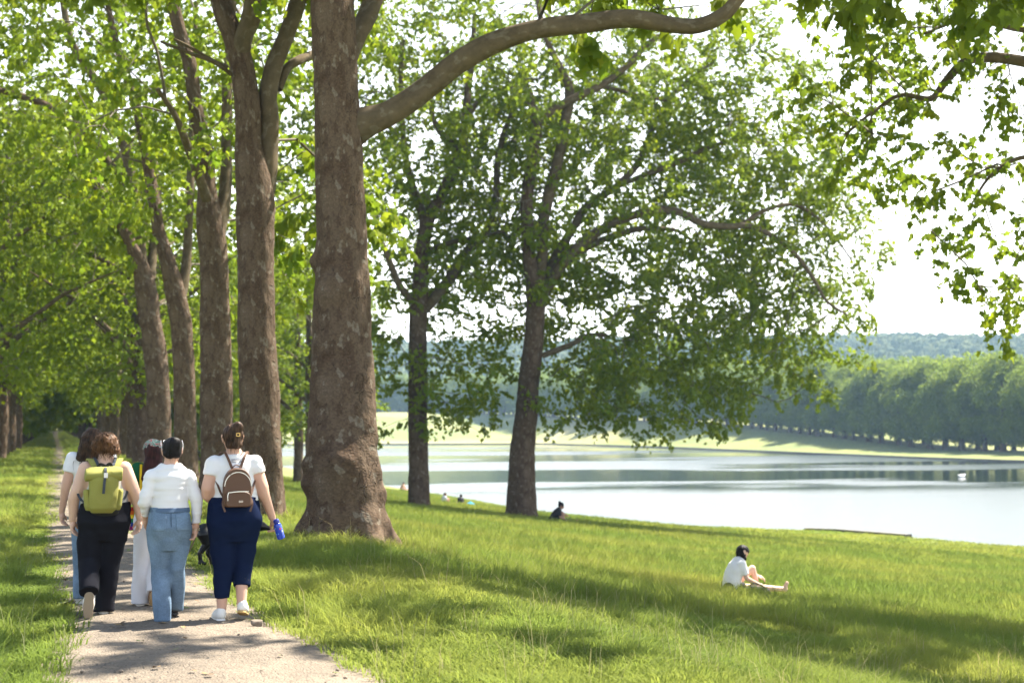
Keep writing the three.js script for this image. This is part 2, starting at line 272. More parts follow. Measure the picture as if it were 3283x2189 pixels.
// places: [matrix, sprig kind, tint]; the `parts` ones that show largest become leaf and twig meshes of their own
function foliage(group, places, seed, parts = 0, eye = null) {
  const r = rng(seed);
  if (parts && eye) {
    const pr = V(0, 0, 0), inv = camera.matrixWorldInverse, pm = camera.projectionMatrix;
    places.forEach((p) => { pr.setFromMatrixPosition(p[0]).add(eye); const dist = pr.distanceTo(camera.position); pr.applyMatrix4(inv).applyMatrix4(pm); const inside = Math.abs(pr.x) < 0.97 && Math.abs(pr.y) < 0.97 && pr.z < 1; p.d = inside ? dist : 1e6; });
    places.sort((a, b) => a.d - b.d);
    const n = Math.min(parts, places.filter((p) => p.d < 1e5).length);
    for (const p of places.splice(0, n)) for (const [k, m] of sprigs[p[1]].leaves) { const l = mesh('leaf', leafGeo[k], leafMats[Math.floor(r() * 4)], group); l.matrixAutoUpdate = false; l.matrix.multiplyMatrices(p[0], m); l.matrix.decompose(l.position, l.quaternion, l.scale); }
  }
  const g = new THREE.Group(); g.name = 'crown'; g.userData.kind = 'stuff';
  for (let k = 0; k < 6; k++) {
    const mine = places.filter((p) => p[1] === k); if (!mine.length) continue;
    const im = new THREE.InstancedMesh(sprigs[k].geo, leafMat, mine.length); im.name = 'foliage'; im.castShadow = im.receiveShadow = true; im.userData.kind = 'stuff';
    mine.forEach((p, i) => { im.setMatrixAt(i, p[0]); const t = r() * r(); im.setColorAt(i, tmpC.setRGB(0.76 + 0.6 * t, 0.82 + 0.36 * t, 0.8 + 0.4 * r())); });
    g.add(im);
  }
  group.add(g); return g;
}
function sprigPlaces(nodes, seed, o = {}) {
  const r = rng(seed), { per = 2, tip = 5, scale = 1, thin = 0.03, spread = 0.25 } = o, out = [], q = new THREE.Quaternion(), X = V(1, 0, 0), e = new THREE.Euler();
  for (const n of nodes) {
    if (n.limb || n.r > thin) continue; const den = o.dense ? o.dense(n.p) : 1, k = Math.round((n.tip ? tip : per + (r() < 0.5 ? 1 : 0)) * den);
    for (let i = 0; i < k; i++) {
      const th = Math.atan2(-n.dir.z, n.dir.x) + (r() - 0.5) * 3.4, pitch = Math.asin(clamp(n.dir.y * 0.5, -1, 1)) - 0.25 + (r() - 0.5) * 1.1, s = scale * (0.75 + 0.5 * r());
      q.setFromEuler(e.set((r() - 0.5) * 0.9, th, pitch, 'YZX'));
      out.push([new THREE.Matrix4().compose(V(n.p.x + (r() - 0.5) * spread, n.p.y + (r() - 0.5) * spread, n.p.z + (r() - 0.5) * spread), q, V(s, s, s)), Math.floor(r() * 3) + (r() < (o.loose ?? 0) ? 3 : 0), r()]);
    }
  }
  return out;
}
function planeTree(name, label, group, [x, z], limbs, blobs, seed, o = {}) {
  const g = thing(name, label, 'tree', onGround(x, z, -0.04), 0, group);
  limbs.forEach((l, i) => mesh(i ? 'limb' : 'trunk', tube(i ? l : [[l[0][0], -0.35, l[0][2], l[0][3]], ...l], { around: i ? (l[1][3] > 0.12 ? 14 : 8) : (o.around ?? 26), flare: i ? 0 : (o.flare ?? 0.2), burls: i ? [] : (o.burls ?? []), rough: i ? 0.085 : (o.rough ?? 0.06), seed: seed + i, stepK: i ? 0.8 : (o.stepK ?? 0.35) }), i ? limbBark : bark, g));
  const { nodes, chains } = growCrown(limbs, blobs, seed, { gap: o.gap, minLimb: o.minLimb ?? 3, keep: o.keep, spacing: o.spacing ?? 0.85, step: o.step ?? 0.7 });
  const bw = mesh('branchwork', chainTubes(chains, o.minR ?? 0), twigMat, g); bw.userData.kind = 'stuff';
  g.crownGroup = foliage(g, sprigPlaces(nodes, seed + 5, o.sprig ?? {}), seed + 9, o.parts ?? 0, g.position);
  return g;
}
camera.updateMatrixWorld(); camera.updateProjectionMatrix();
const T1_AT = [4.27, -21.10], T1_LIMBS = [
  [[0.0,-0.07,0.0,0.546],[-0.04,0.39,0.0,0.547],[-0.09,0.98,0.0,0.534],[-0.12,1.63,0.0,0.509],[-0.12,2.28,0.0,0.484],[-0.14,3.26,0.0,0.439],[-0.15,4.25,0.0,0.394],[-0.18,5.24,0.0,0.369],[-0.22,6.24,0.0,0.356],[-0.27,7.24,0.0,0.337],[-0.32,8.24,0.0,0.331],[-0.32,9.12,-0.2,0.322],[-0.41,10.18,-0.5,0.286],[-0.5,11.41,-0.8,0.235],[-0.62,12.9,-1.0,0.167],[-0.7,14.19,-1.0,0.084]],
  [[-0.14,6.24,0.0,0.251],[0.04,6.36,0.0,0.277],[0.22,6.43,0.1,0.226],[0.5,6.54,0.2,0.183],[0.92,6.83,0.4,0.172],[1.45,7.27,0.7,0.166],[1.91,7.53,1.0,0.165],[2.5,7.72,1.3,0.148],[3.22,7.8,1.6,0.147],[3.79,7.84,1.9,0.136],[4.34,7.74,2.1,0.119],[4.7,7.7,2.3,0.119],[4.99,7.82,2.5,0.107],[5.23,8.1,2.6,0.096],[5.55,8.56,2.8,0.075],[6.09,8.88,3.0,0.054],[6.77,9.14,3.2,0.032]],
  [[-0.11,7.25,-0.3,0.175],[0.11,7.8,-0.5,0.163],[0.38,8.29,-0.8,0.159],[0.66,8.97,-1.2,0.149],[1.09,10.01,-1.8,0.124],[1.61,11.43,-2.4,0.083]],
  [[-0.38,8.64,0.0,0.199],[-0.9,9.15,0.5,0.168],[-1.58,9.53,1.2,0.124],[-2.46,9.73,2.0,0.082],[-3.29,9.72,2.6,0.045]],
  [[-0.36,9.18,0.2,0.171],[-0.45,9.68,1.5,0.137],[-0.52,9.81,3.0,0.092],[-0.56,9.72,4.5,0.048]],
];
const T2_AT = [3.70, -26.30], T2_LIMBS = [
  [[0.0,-0.06,0.0,0.398],[-0.02,0.74,0.0,0.375],[-0.06,1.53,0.0,0.359],[-0.1,2.73,0.0,0.352],[-0.16,3.93,0.0,0.337],[-0.19,5.14,0.0,0.338],[-0.2,5.95,0.0,0.346],[-0.27,6.52,0.0,0.306],[-0.33,6.93,0.0,0.242],[-0.35,7.52,0.0,0.234],[-0.43,8.29,-0.1,0.227],[-0.57,8.91,-0.2,0.212],[-0.74,9.37,-0.3,0.196],[-0.82,9.7,-0.4,0.188],[-0.96,10.5,-0.6,0.165],[-1.17,11.71,-1.0,0.125],[-1.33,13.18,-1.3,0.068]],
  [[-0.06,5.81,-0.1,0.21],[0.02,6.55,-0.1,0.203],[0.05,7.57,-0.1,0.195],[0.03,7.88,-0.1,0.187],[0.15,8.51,-0.2,0.172],[0.4,9.17,-0.3,0.165],[0.61,9.83,-0.4,0.158],[0.87,10.68,-0.6,0.135],[1.16,11.94,-0.9,0.094],[1.35,13.23,-1.0,0.052]],
  [[-0.49,8.65,-0.1,0.162],[-0.44,9.0,0.0,0.17],[-0.33,9.3,0.0,0.178],[-0.29,9.6,0.1,0.17],[-0.23,10.33,0.4,0.144],[-0.18,11.34,0.8,0.095],[-0.14,12.56,1.0,0.055]],
  [[0.24,8.07,-0.2,0.066],[0.43,8.54,-0.4,0.091],[0.7,8.77,-0.6,0.092],[1.04,9.01,-1.0,0.085],[1.58,9.47,-1.6,0.07],[2.23,10.05,-2.2,0.054]],
  [[-0.75,8.36,0.0,0.04],[-1.1,8.42,0.3,0.036],[-1.44,8.51,0.6,0.031],[-1.78,8.54,1.0,0.023]],
  [[-0.67,8.24,0.0,0.04],[-0.99,8.32,0.4,0.036],[-1.47,8.33,0.9,0.031],[-2.04,8.34,1.5,0.022]],
];
const T3_AT = [3.92, -36.00], T3_LIMBS = [
  [[0.0,0.37,0.0,0.432],[-0.01,1.16,0.0,0.411],[-0.03,2.03,0.0,0.401],[-0.05,3.11,0.0,0.391],[-0.08,4.2,0.0,0.37],[-0.11,5.29,0.0,0.37],[-0.17,6.28,0.0,0.36],[-0.26,6.93,0.0,0.327],[-0.33,7.82,-0.1,0.23],[-0.38,8.85,-0.2,0.198],[-0.59,9.67,-0.3,0.187],[-0.76,10.91,-0.4,0.177],[-1.0,11.73,-0.5,0.166],[-1.2,12.56,-0.6,0.155],[-1.43,13.59,-0.7,0.122],[-1.71,15.11,-0.9,0.067]],
  [[-0.1,6.5,0.0,0.218],[0.11,7.32,-0.3,0.166],[0.2,8.39,-0.6,0.145],[0.24,9.58,-0.9,0.135],[0.28,10.8,-1.2,0.125],[0.39,12.27,-1.5,0.104],[0.52,14.02,-1.8,0.07]],
  [[-0.27,7.26,0.0,0.153],[-0.6,7.91,0.6,0.118],[-0.93,8.53,1.2,0.095],[-1.29,9.13,1.8,0.072],[-1.73,9.63,2.2,0.051]],
];
const T4_AT = [3.91, -44.50], T4_LIMBS = [
  [[0.01,0.36,0.0,0.385],[-0.01,1.45,0.0,0.346],[-0.07,2.78,0.0,0.333],[-0.14,4.11,0.0,0.32],[-0.25,5.18,0.0,0.32],[-0.42,5.98,0.0,0.294],[-0.62,6.78,0.0,0.24],[-0.88,7.73,-0.2,0.188],[-1.05,8.84,-0.4,0.175],[-1.22,9.8,-0.5,0.162],[-1.43,10.89,-0.6,0.149],[-1.77,12.26,-0.7,0.135],[-2.17,13.52,-0.9,0.109],[-2.52,15.03,-1.0,0.082]],
  [[-0.28,5.45,0.0,0.187],[-0.07,6.56,-0.3,0.148],[0.03,7.96,-0.6,0.136],[0.09,9.39,-0.9,0.123],[0.15,11.12,-1.2,0.111],[0.22,13.14,-1.4,0.084],[0.26,15.47,-1.6,0.056]],
];
const T5_AT = [3.91, -55.60], T5_LIMBS = [
  [[0.0,0.45,0.0,0.479],[-0.03,1.73,0.0,0.446],[-0.11,3.39,0.0,0.447],[-0.25,4.71,0.0,0.431],[-0.42,5.87,0.0,0.414],[-0.6,7.03,0.0,0.414],[-0.82,7.85,0.0,0.315],[-1.18,8.67,0.0,0.215],[-1.68,9.65,0.0,0.198],[-2.17,10.46,0.0,0.198],[-2.74,11.26,0.0,0.181],[-3.02,12.07,0.0,0.181],[-3.39,12.88,0.0,0.181],[-3.96,13.55,0.2,0.163],[-4.65,13.81,0.5,0.146],[-5.34,13.97,0.8,0.128],[-5.94,14.04,1.0,0.111],[-6.81,14.12,1.4,0.079]],
  [[-0.64,7.03,0.0,0.249],[-0.84,8.74,-0.4,0.217],[-1.1,10.62,-0.7,0.202],[-1.36,12.39,-0.9,0.202],[-1.75,13.56,-1.0,0.186],[-2.28,14.71,-1.1,0.169],[-2.78,15.53,-1.2,0.169],[-3.4,16.49,-1.2,0.152],[-3.71,17.61,-1.3,0.135],[-3.89,18.94,-1.4,0.118],[-4.25,21.04,-1.6,0.085]],
  [[-0.43,7.39,-0.2,0.217],[-0.31,8.78,-0.6,0.168],[-0.14,10.38,-1.0,0.153],[-0.26,11.96,-1.3,0.137],[-0.68,13.38,-1.6,0.12]],
  [[-1.02,9.39,-0.3,0.167],[-1.51,11.3,-0.8,0.151],[-2.0,12.0,-1.1,0.135],[-2.5,12.72,-1.4,0.135],[-2.98,13.32,-1.7,0.119],[-3.64,14.47,-2.0,0.085]],
];
const B_AT = [17.29, -68.40], B_LIMBS = [
  [[0.0,-0.17,0.0,0.579],[-0.03,1.5,0.0,0.515],[-0.06,3.64,0.0,0.473],[-0.09,5.79,0.0,0.474],[-0.1,7.94,0.0,0.453],[-0.08,9.67,0.0,0.454],[0.02,10.98,0.0,0.411],[0.08,12.29,0.0,0.368],[0.21,13.43,0.0,0.347],[0.45,14.49,0.0,0.326],[0.95,15.45,0.0,0.305],[1.58,16.74,0.0,0.285],[2.1,17.95,0.0,0.264],[2.28,19.18,0.0,0.242],[2.34,19.79,0.0,0.22],[2.59,21.35,-0.4,0.178],[2.94,23.28,-0.8,0.157],[3.11,25.4,-1.0,0.112]],
  [[0.13,13.19,-0.2,0.239],[0.29,14.55,-0.5,0.219],[-0.02,15.69,-0.8,0.198],[-0.43,17.25,-1.0,0.176],[-0.62,19.06,-1.2,0.155],[-0.69,21.34,-1.4,0.133],[-0.54,23.88,-1.6,0.111]],
  [[0.25,9.9,0.0,0.26],[0.81,10.57,0.0,0.282],[1.59,11.57,0.0,0.262],[2.21,12.61,-0.2,0.241],[3.41,13.79,-0.4,0.199],[4.12,15.64,-0.6,0.178],[4.28,17.48,-0.8,0.179],[4.65,19.13,-1.0,0.158],[5.54,21.07,-1.2,0.114]],
  [[-0.42,10.32,0.0,0.173],[-1.16,11.13,0.3,0.172],[-1.67,12.16,0.6,0.149],[-2.29,13.38,0.9,0.106]],
  [[0.08,12.72,0.0,0.152],[1.11,13.14,0.5,0.13],[2.32,13.45,1.0,0.108],[3.71,13.76,1.6,0.086],[5.17,13.98,2.0,0.065]],
  [[2.28,19.34,0.0,0.154],[2.94,20.52,0.4,0.132],[3.96,21.06,0.8,0.11],[4.59,21.29,1.0,0.088]],
  [[2.1,18.1,0.0,0.132],[1.14,19.03,-0.5,0.154],[0.76,20.18,-0.8,0.133],[1.03,21.82,-1.0,0.111],[1.77,23.51,-1.2,0.09]],
];
const A_AT = [21.90, -66.30], A_LIMBS = [
  [[-0.02,-0.21,0.0,0.807],[0.02,1.61,0.0,0.681],[0.09,3.52,0.0,0.618],[0.3,5.65,0.0,0.556],[0.52,7.79,0.0,0.515],[0.73,9.73,0.0,0.473],[0.75,11.03,0.0,0.474],[0.57,11.89,0.0,0.366],[0.37,13.61,0.0,0.323],[0.32,16.0,0.0,0.302],[0.58,17.98,0.0,0.281],[0.81,19.52,0.0,0.282],[0.58,20.6,0.0,0.195],[0.45,21.39,-0.1,0.174]],
  [[0.84,11.25,0.0,0.323],[1.05,12.77,0.0,0.281],[1.21,14.95,0.0,0.281],[1.49,16.28,0.0,0.282],[1.86,17.61,0.0,0.283],[2.38,20.07,0.0,0.262],[2.57,21.52,0.0,0.241],[2.22,22.54,-0.2,0.176],[1.65,23.77,-0.4,0.154],[1.21,25.46,-0.6,0.132],[1.04,27.97,-0.8,0.088]],
  [[0.98,10.82,0.0,0.259],[1.48,11.7,0.0,0.281],[2.17,12.79,0.2,0.281],[3.1,13.77,0.5,0.26],[4.38,14.66,0.8,0.239],[5.47,15.12,1.0,0.218],[6.81,15.48,1.2,0.218],[8.02,15.35,1.4,0.197],[9.01,14.86,1.6,0.197],[10.24,14.71,1.8,0.176],[11.47,14.76,2.0,0.154],[12.71,14.28,2.2,0.132],[13.95,13.3,2.4,0.111],[14.82,12.09,2.6,0.1],[15.43,10.98,2.8,0.077],[16.43,10.32,3.0,0.055]],
  [[1.16,11.71,-0.2,0.216],[1.96,13.08,-0.5,0.24],[2.93,14.49,-0.9,0.221],[4.03,15.94,-1.3,0.201],[5.6,16.97,-1.6,0.18],[6.95,18.24,-1.9,0.182],[7.7,19.5,-2.2,0.161],[8.43,20.98,-2.4,0.139],[9.8,22.77,-2.6,0.117],[11.97,24.42,-2.8,0.071]],
  [[0.9,19.75,0.0,0.195],[1.61,20.41,0.2,0.217],[2.7,21.06,0.4,0.218],[3.98,21.69,0.6,0.197],[5.36,22.77,0.8,0.154],[6.71,24.17,1.0,0.132],[8.31,24.92,1.2,0.111],[10.17,25.26,1.4,0.067]],
  [[1.09,8.12,0.0,0.151],[1.9,8.45,0.3,0.15],[2.59,8.76,0.6,0.129],[3.2,9.13,0.8,0.107],[4.28,9.1,1.0,0.086]],
  [[2.43,12.84,-0.2,0.174],[3.99,13.83,-0.6,0.176],[6.06,14.64,-1.0,0.157],[7.7,14.95,-1.4,0.113],[9.32,14.87,-1.7,0.092],[10.71,14.04,-2.0,0.069]],
  [[5.6,16.97,-1.6,0.135],[7.14,17.67,-1.2,0.136],[8.94,18.39,-0.8,0.136],[10.29,19.1,-0.5,0.114],[11.91,19.6,-0.2,0.091],[13.83,19.46,0.0,0.069]],
  [[11.04,14.8,1.9,0.11],[12.74,15.72,1.5,0.112],[14.77,16.12,1.0,0.091],[16.79,15.12,0.6,0.069],[18.51,13.37,0.3,0.046]],
  [[4.02,21.69,0.6,0.109],[5.13,21.66,0.2,0.11],[6.73,21.54,-0.2,0.089],[8.87,21.44,-0.6,0.068]],
];
const ROW1 = 'plane trees lining the lake side of the path', ROWL = 'plane trees lining the far side of the path', ROW2 = 'plane trees on the slope down to the lake';
const D2 = Math.PI / 180;
planeTree('plane_tree', 'thick burl-covered plane tree with one long limb reaching out over the lawn', ROW1, T1_AT, T1_LIMBS, [
  [[0, 15.5, 0], [7, 6.5, 7], 330], [[8, 9.8, 2.4], [4.5, 1.6, 2.4], 80, 0], [[3.6, 8.9, 1], [2.6, 1.0, 1.4], 60, 0], [[-3.5, 12, 3], [5, 3, 4], 90], [[6.0, 12.8, 1.6], [5.5, 2.6, 7], 190, 0]], 101,
  { flare: 0.28, around: 64, stepK: 0.1, rough: 0.05, minLimb: 6, parts: 33, keep: (p) => p.y > 8.1 || (p.x > 2.5 && p.y > 7.6),
    burls: [[118 * D2, 1.24, 0.26, 0.13], [102 * D2, 1.34, 0.18, 0.06], [180 * D2, 1.25, 0.13, 0.08], [186 * D2, 0.98, 0.15, 0.10], [140 * D2, 1.72, 0.2, 0.08], [192 * D2, 0.3, 0.22, 0.2], [24 * D2, 1.6, 0.12, 0.05], [26 * D2, 1.1, 0.14, 0.06], [30 * D2, 1.32, 0.1, 0.05], [10 * D2, 0.75, 0.16, 0.05], [128 * D2, 3.85, 0.2, 0.07], [95 * D2, 3.95, 0.25, 0.05], [195 * D2, 4.3, 0.16, 0.08], [60 * D2, 2.6, 0.2, 0.04], [140 * D2, 2.2, 0.25, 0.04]] });
planeTree('plane_tree', 'plane tree whose pale trunk forks into several upright stems beside the burled one', ROW1, T2_AT, T2_LIMBS, [
  [[0, 16, 0], [6.5, 6.5, 6.5], 380], [[-3, 11.5, 2], [3, 2.5, 3], 30], [[1.5, 6.2, -2.5], [1.6, 1.2, 1.4], 22, 0]], 202, { flare: 0.16, around: 36, stepK: 0.2, minLimb: 5, parts: 33, keep: (p) => p.y > 8.6 || (p.z < -1 && p.y > 4.5) });
planeTree('plane_tree', 'stout plane tree with a single leaning stem behind the person with a small brown backpack', ROW1, T3_AT, T3_LIMBS, [
  [[-0.5, 15, 0], [6, 6.5, 6], 330], [[-2, 9, 2], [2.5, 2.5, 2.5], 36], [[2.5, 7, -1.5], [2.5, 2.5, 2.5], 50]], 303, { sprig: { loose: 0.5, scale: 0.78, spread: 0.6, per: 2, tip: 5 }, flare: 0.14, around: 30, stepK: 0.25, minLimb: 5, parts: 33 });
planeTree('plane_tree', 'slimmer plane tree bending toward the path beyond the person in a long-sleeved top', ROW1, T4_AT, T4_LIMBS, [
  [[-1, 14.5, 0], [6, 6.5, 6], 330], [[-3, 9, 1], [3, 2.5, 3], 44], [[2.5, 6.5, -2], [2.5, 2.5, 2.5], 50]], 404, { sprig: { loose: 0.5, scale: 0.78, spread: 0.6, per: 2, tip: 5 }, flare: 0.12, around: 26, minLimb: 5 });
planeTree('plane_tree', 'plane tree with a split trunk and a long crooked limb arching over the path', ROW1, T5_AT, T5_LIMBS, [
  [[-2, 14.5, 0], [6.5, 6.5, 6], 340], [[-4.5, 9.5, 0], [3.5, 3, 3.5], 70], [[2.5, 6.5, -2], [2.5, 3, 2.5], 50]], 505, { sprig: { loose: 0.5, scale: 0.78, spread: 0.6, per: 2, tip: 5 }, flare: 0.12, around: 26, minLimb: 5 });
planeTree('plane_tree', 'plane tree on the slope with a fork of two stems and low hanging leaves', ROW2, B_AT, B_LIMBS, [
  [[0, 18, -2], [8.5, 9, 6], 720], [[1.5, 6.2, 1.5], [3.4, 2.6, 2.6], 100], [[-2.5, 6.5, 0], [2.4, 3.2, 2.4], 60], [[3, 11, 0], [5, 4, 4], 120]], 606, { flare: 0.2, around: 28, minLimb: 5, parts: 33, spacing: 0.7, sprig: { per: 2, tip: 6, scale: 0.86, spread: 0.7, loose: 0.5 } });
planeTree('plane_tree', 'leaning plane tree with a broad drooping crown and a person at its foot', ROW2, A_AT, A_LIMBS, [
  [[7, 15.5, -2.8], [12, 9, 6.5], 1500], [[14, 19, -2], [7, 6.5, 5], 500], [[7, 24, -3], [11, 5, 6], 420], [[0, 22, -2], [9, 7, 6], 320], [[15, 13.5, -1.6], [6.5, 6, 4.5], 260], [[7.5, 7.8, 0.5], [7, 3.8, 4.5], 380], [[15.5, 9, 1.5], [3.5, 3, 3], 70], [[3, 6, 1], [3, 2, 2.5], 30]], 707,
  { flare: 0.24, around: 32, minLimb: 5, gap: -0.36, parts: 33, spacing: 0.7, sprig: { per: 2, tip: 6, scale: 0.86, spread: 0.7, loose: 0.5 } });
// the tree just outside the view on the right, whose branches hang in
const R_LIMBS = [[[0, 0, 0, 0.52], [0.1, 1.5, 0, 0.46], [0, 3, 0.1, 0.43], [-0.2, 5, 0.2, 0.4], [-0.2, 7, 0.2, 0.36], [0, 9.5, 0, 0.3], [0.3, 12, 0, 0.22], [0.2, 15, 0, 0.12], [0, 17, 0, 0.05]],
  [[-0.1, 8.8, 0.1, 0.17], [0.1, 10.6, -1, 0.16], [-0.34, 11.6, -2, 0.14], [-1.08, 11.68, -2, 0.125], [-1.9, 11.7, -2, 0.115], [-2.49, 11.57, -2, 0.10], [-3.02, 11.08, -2, 0.085], [-3.33, 10.74, -2, 0.07], [-3.99, 10.78, -2.1, 0.045], [-4.55, 10.43, -2.2, 0.035], [-5.16, 9.95, -2.3, 0.022]],
  [[0, 8.5, 0, 0.17], [-1.3, 10.2, 0.6, 0.15], [-3, 11.8, 1.2, 0.12], [-5, 12.8, 1.8, 0.08], [-7.5, 13.2, 2.4, 0.04]],
  [[0, 9.5, 0, 0.13], [-0.3, 11.4, -0.8, 0.1], [-0.73, 12.18, -1.5, 0.08], [-1.45, 12.21, -1.6, 0.06], [-2.72, 12.32, -1.7, 0.045], [-3.6, 12.0, -1.8, 0.025]],
  [[-0.1, 7.6, 0.1, 0.1], [-0.5, 9.0, -0.9, 0.08], [-0.81, 9.51, -1.5, 0.065], [-1.52, 9.55, -1.6, 0.05], [-2.18, 9.16, -1.7, 0.035], [-2.61, 8.52, -1.8, 0.022]],
  [[0.1, 7.5, 0, 0.2], [2, 9.5, 1, 0.15], [4.5, 11, 2, 0.09], [6.5, 12, 2.5, 0.05]], [[0, 8, 0, 0.2], [0.5, 10, 2, 0.16], [-0.5, 12, 4.5, 0.1], [-1.5, 13, 6.5, 0.05]]];
planeTree('plane_tree', 'plane tree at the edge of the lawn with leafy twigs hanging against the open sky', ROW2, [20.2, -22.5], R_LIMBS, [
  [[-3.6, 10.6, -2.2], [2.8, 2.0, 1.6], 135, 0], [[-2.0, 8.4, -2.0], [1.5, 2.2, 1.2], 70, 0], [[-1.6, 6.6, -2.0], [0.8, 0.9, 0.8], 10, 0], [[-5.0, 11.8, -1.6], [2.0, 1.6, 1.6], 22, 0], [[-3.4, 15, 3.4], [4.8, 2, 2.6], 260, 0], [[2.6, 14.6, 1.8], [3.8, 2, 2.6], 190, 0], [[-6.8, 14.6, 1.2], [2.8, 1.6, 2.2], 110, 0], [[0, 16, 0.5], [3.4, 2.4, 2.2], 70, 0], [[-9.2, 13.4, 2.6], [2.0, 1.3, 2.2], 90, 0], [[-2.8, 14.6, 7.4], [3.6, 1.6, 1.6], 110, 0], [[-3, 13, -2], [3.5, 1.5, 2], 30]], 808,
  { flare: 0.22, minLimb: 5, parts: 33, gap: -0.7, keep: (p) => p.y < 12.8 || noise3(p.x * 0.5, p.y * 0.5, p.z * 0.5) > -0.12, sprig: { per: 2, tip: 4, scale: 0.7, loose: 0.4, dense: (p) => p.y > 13 ? 5 : 1 } });

// generic alley trees: three kinds near, two lighter ones farther off
function genericLimbs(seed, h) {
  const r = rng(seed), trunk = [], limbs = []; let x = 0, z = 0; const lean = (r() - 0.5) * 0.12, r0 = 0.29 + 0.08 * r();
  for (let y = 0; y <= h; y += 1.2) { trunk.push([x, y, z, Math.max(0.05, r0 * (1 - Math.pow(y / h, 1.6) * 0.9))]); x += lean + (r() - 0.5) * 0.12; z += (r() - 0.5) * 0.12; }
  limbs.push(trunk);
  for (let k = 0; k < 6; k++) {
    const i = 4 + Math.floor(k * 0.9 + r()), b = trunk[Math.min(i, trunk.length - 3)], a = k * 2.3 + r(), l = [], L = 4 + 2 * r(), up = 0.5 + 0.5 * r();
    for (let t = 0; t <= 1.01; t += 0.2) l.push([b[0] + Math.cos(a) * L * t + (r() - 0.5) * 0.2, b[1] + up * L * (t - 0.3 * t * t) * 1.1, b[2] + Math.sin(a) * L * t + (r() - 0.5) * 0.2, mix(0.16, 0.03, t)]);
    limbs.push(l);
  }
  return limbs;
}
const alley = [];
for (let k = 0; k < 3; k++) {
  const blobs = [[[0, 12.5, 0], [5.8, 6, 5.8], 330], [[k - 1, 6.8, 1 - k], [5.2, 3.6, 4.8], 150]];
  const g = planeTree('plane_tree', 'x', ROW1, [0, 0], genericLimbs(31 + k, 18), blobs, 901 + k, { flare: 0.16, around: 16, stepK: 0.6, sprig: { per: 1, tip: 5, scale: 0.88, spread: 0.7, loose: 0.5 }, spacing: 0.95, gap: -0.3 });
  scene.remove(g); alley.push(g);
}
for (let k = 0; k < 2; k++) {
  const blobs = [[[0, 13, 0], [5.6, 7, 5.6], 110], [[0, 5.8, 0], [5.2, 3.6, 4.8], 64]];
  const g = planeTree('plane_tree', 'x', ROW1, [0, 0], genericLimbs(61 + k, 18).slice(0, 4), blobs, 951 + k, { flare: 0.16, around: 10, stepK: 1.2, sprig: { per: 1, tip: 9, scale: 2.2, spread: 1.3, loose: 0.5 }, spacing: 1.4, step: 1.3, minR: 0.02 });
  scene.remove(g); alley.push(g);
}
taken['plane_tree'] = 7;
const place = rng(77);
function alleyTree(x, d, label, group) {
  const src = alley[d > 130 ? 3 + Math.floor(place() * 2) : Math.floor(place() * 3)], c = src.clone();
  c.name = numbered('plane_tree'); c.position.copy(onGround(x + (place() - 0.5) * 0.3, -d, -0.04)); c.rotation.y = place() * 6.28; const s = 0.9 + 0.2 * place(); c.scale.set(s, s * (0.95 + 0.1 * place()), s);
  c.userData = {}; tag(c, label, 'tree', group); scene.add(c); return c;
}
for (let d = 65.5, i = 0; d < 470; d += 9.3 + place(), i++) alleyTree(3.9, d, i === 0 ? 'first plane tree past the crooked-limbed one, on the lake side of the path' : 'plane tree in the long row on the lake side, beyond the crooked-limbed tree', ROW1);
for (const d of [61.5, 70.5]) alleyTree(-2.75, d, 'plane tree opposite the forked trees whose leaves hang over the path', ROWL);
for (let d = 79.5, i = 0; d < 470; d += 8.2 + place(), i++) alleyTree(-2.7, d, 'plane tree in the long row on the grassy side, away from the lake', ROWL);
alleyTree(16.6, 94.8, 'plane tree on the slope, half hidden behind the burled trunk', ROW2);
for (let d = 106; d < 330; d += 10 + place()) alleyTree(17.5, d, 'plane tree on the slope beyond the burled trunk', ROW2);
// ---------------------------------------------------------------- grass
function tuftGeo(seed, n, h, rad, w, bend) {
  const r = rng(seed), pos = [], idx = [];
  for (let i = 0; i < n; i++) {
    const a = r() * 6.283, q = rad * Math.sqrt(r()), x = Math.cos(a) * q, z = Math.sin(a) * q, b = a + (r() - 0.5) * 2.4, H = h * (0.45 + 0.65 * r()), L = bend * H * (0.3 + r()), px = -Math.sin(b + 0.8 * (r() - 0.5)), pz = Math.cos(b), k = pos.length / 3, ww = w * (0.7 + 0.6 * r());
    pos.push(x - px * ww, -0.02, z - pz * ww, x + px * ww, -0.02, z + pz * ww);
    const mx = x + Math.cos(b) * L * 0.3, mz = z + Math.sin(b) * L * 0.3; pos.push(mx - px * ww * 0.8, H * 0.6, mz - pz * ww * 0.8, mx + px * ww * 0.8, H * 0.6, mz + pz * ww * 0.8);
    pos.push(x + Math.cos(b) * L, H * (1 - 0.25 * bend * r()), z + Math.sin(b) * L);
    idx.push(k, k + 1, k + 2, k + 1, k + 3, k + 2, k + 2, k + 3, k + 4);
  }
  return geoFrom(pos, idx);
}
const grassMat = phys(lin(0.218, 0.252, 0.048), 1, { specularIntensity: 0.1, transmission: 0.5, thickness: 0, side: THREE.DoubleSide });
const dryMat = phys(lin(0.32, 0.28, 0.14), 1, { specularIntensity: 0.1, transmission: 0.3, thickness: 0, side: THREE.DoubleSide });
const tufts = [tuftGeo(1, 16, 0.17, 0.10, 0.0035, 0.7), tuftGeo(2, 14, 0.24, 0.09, 0.0035, 0.9), tuftGeo(3, 18, 0.11, 0.12, 0.004, 0.9), tuftGeo(4, 22, 0.2, 0.2, 0.006, 0.7), tuftGeo(5, 26, 0.22, 0.45, 0.013, 0.7)];
const stalks = tuftGeo(6, 5, 0.42, 0.12, 0.0022, 0.8);
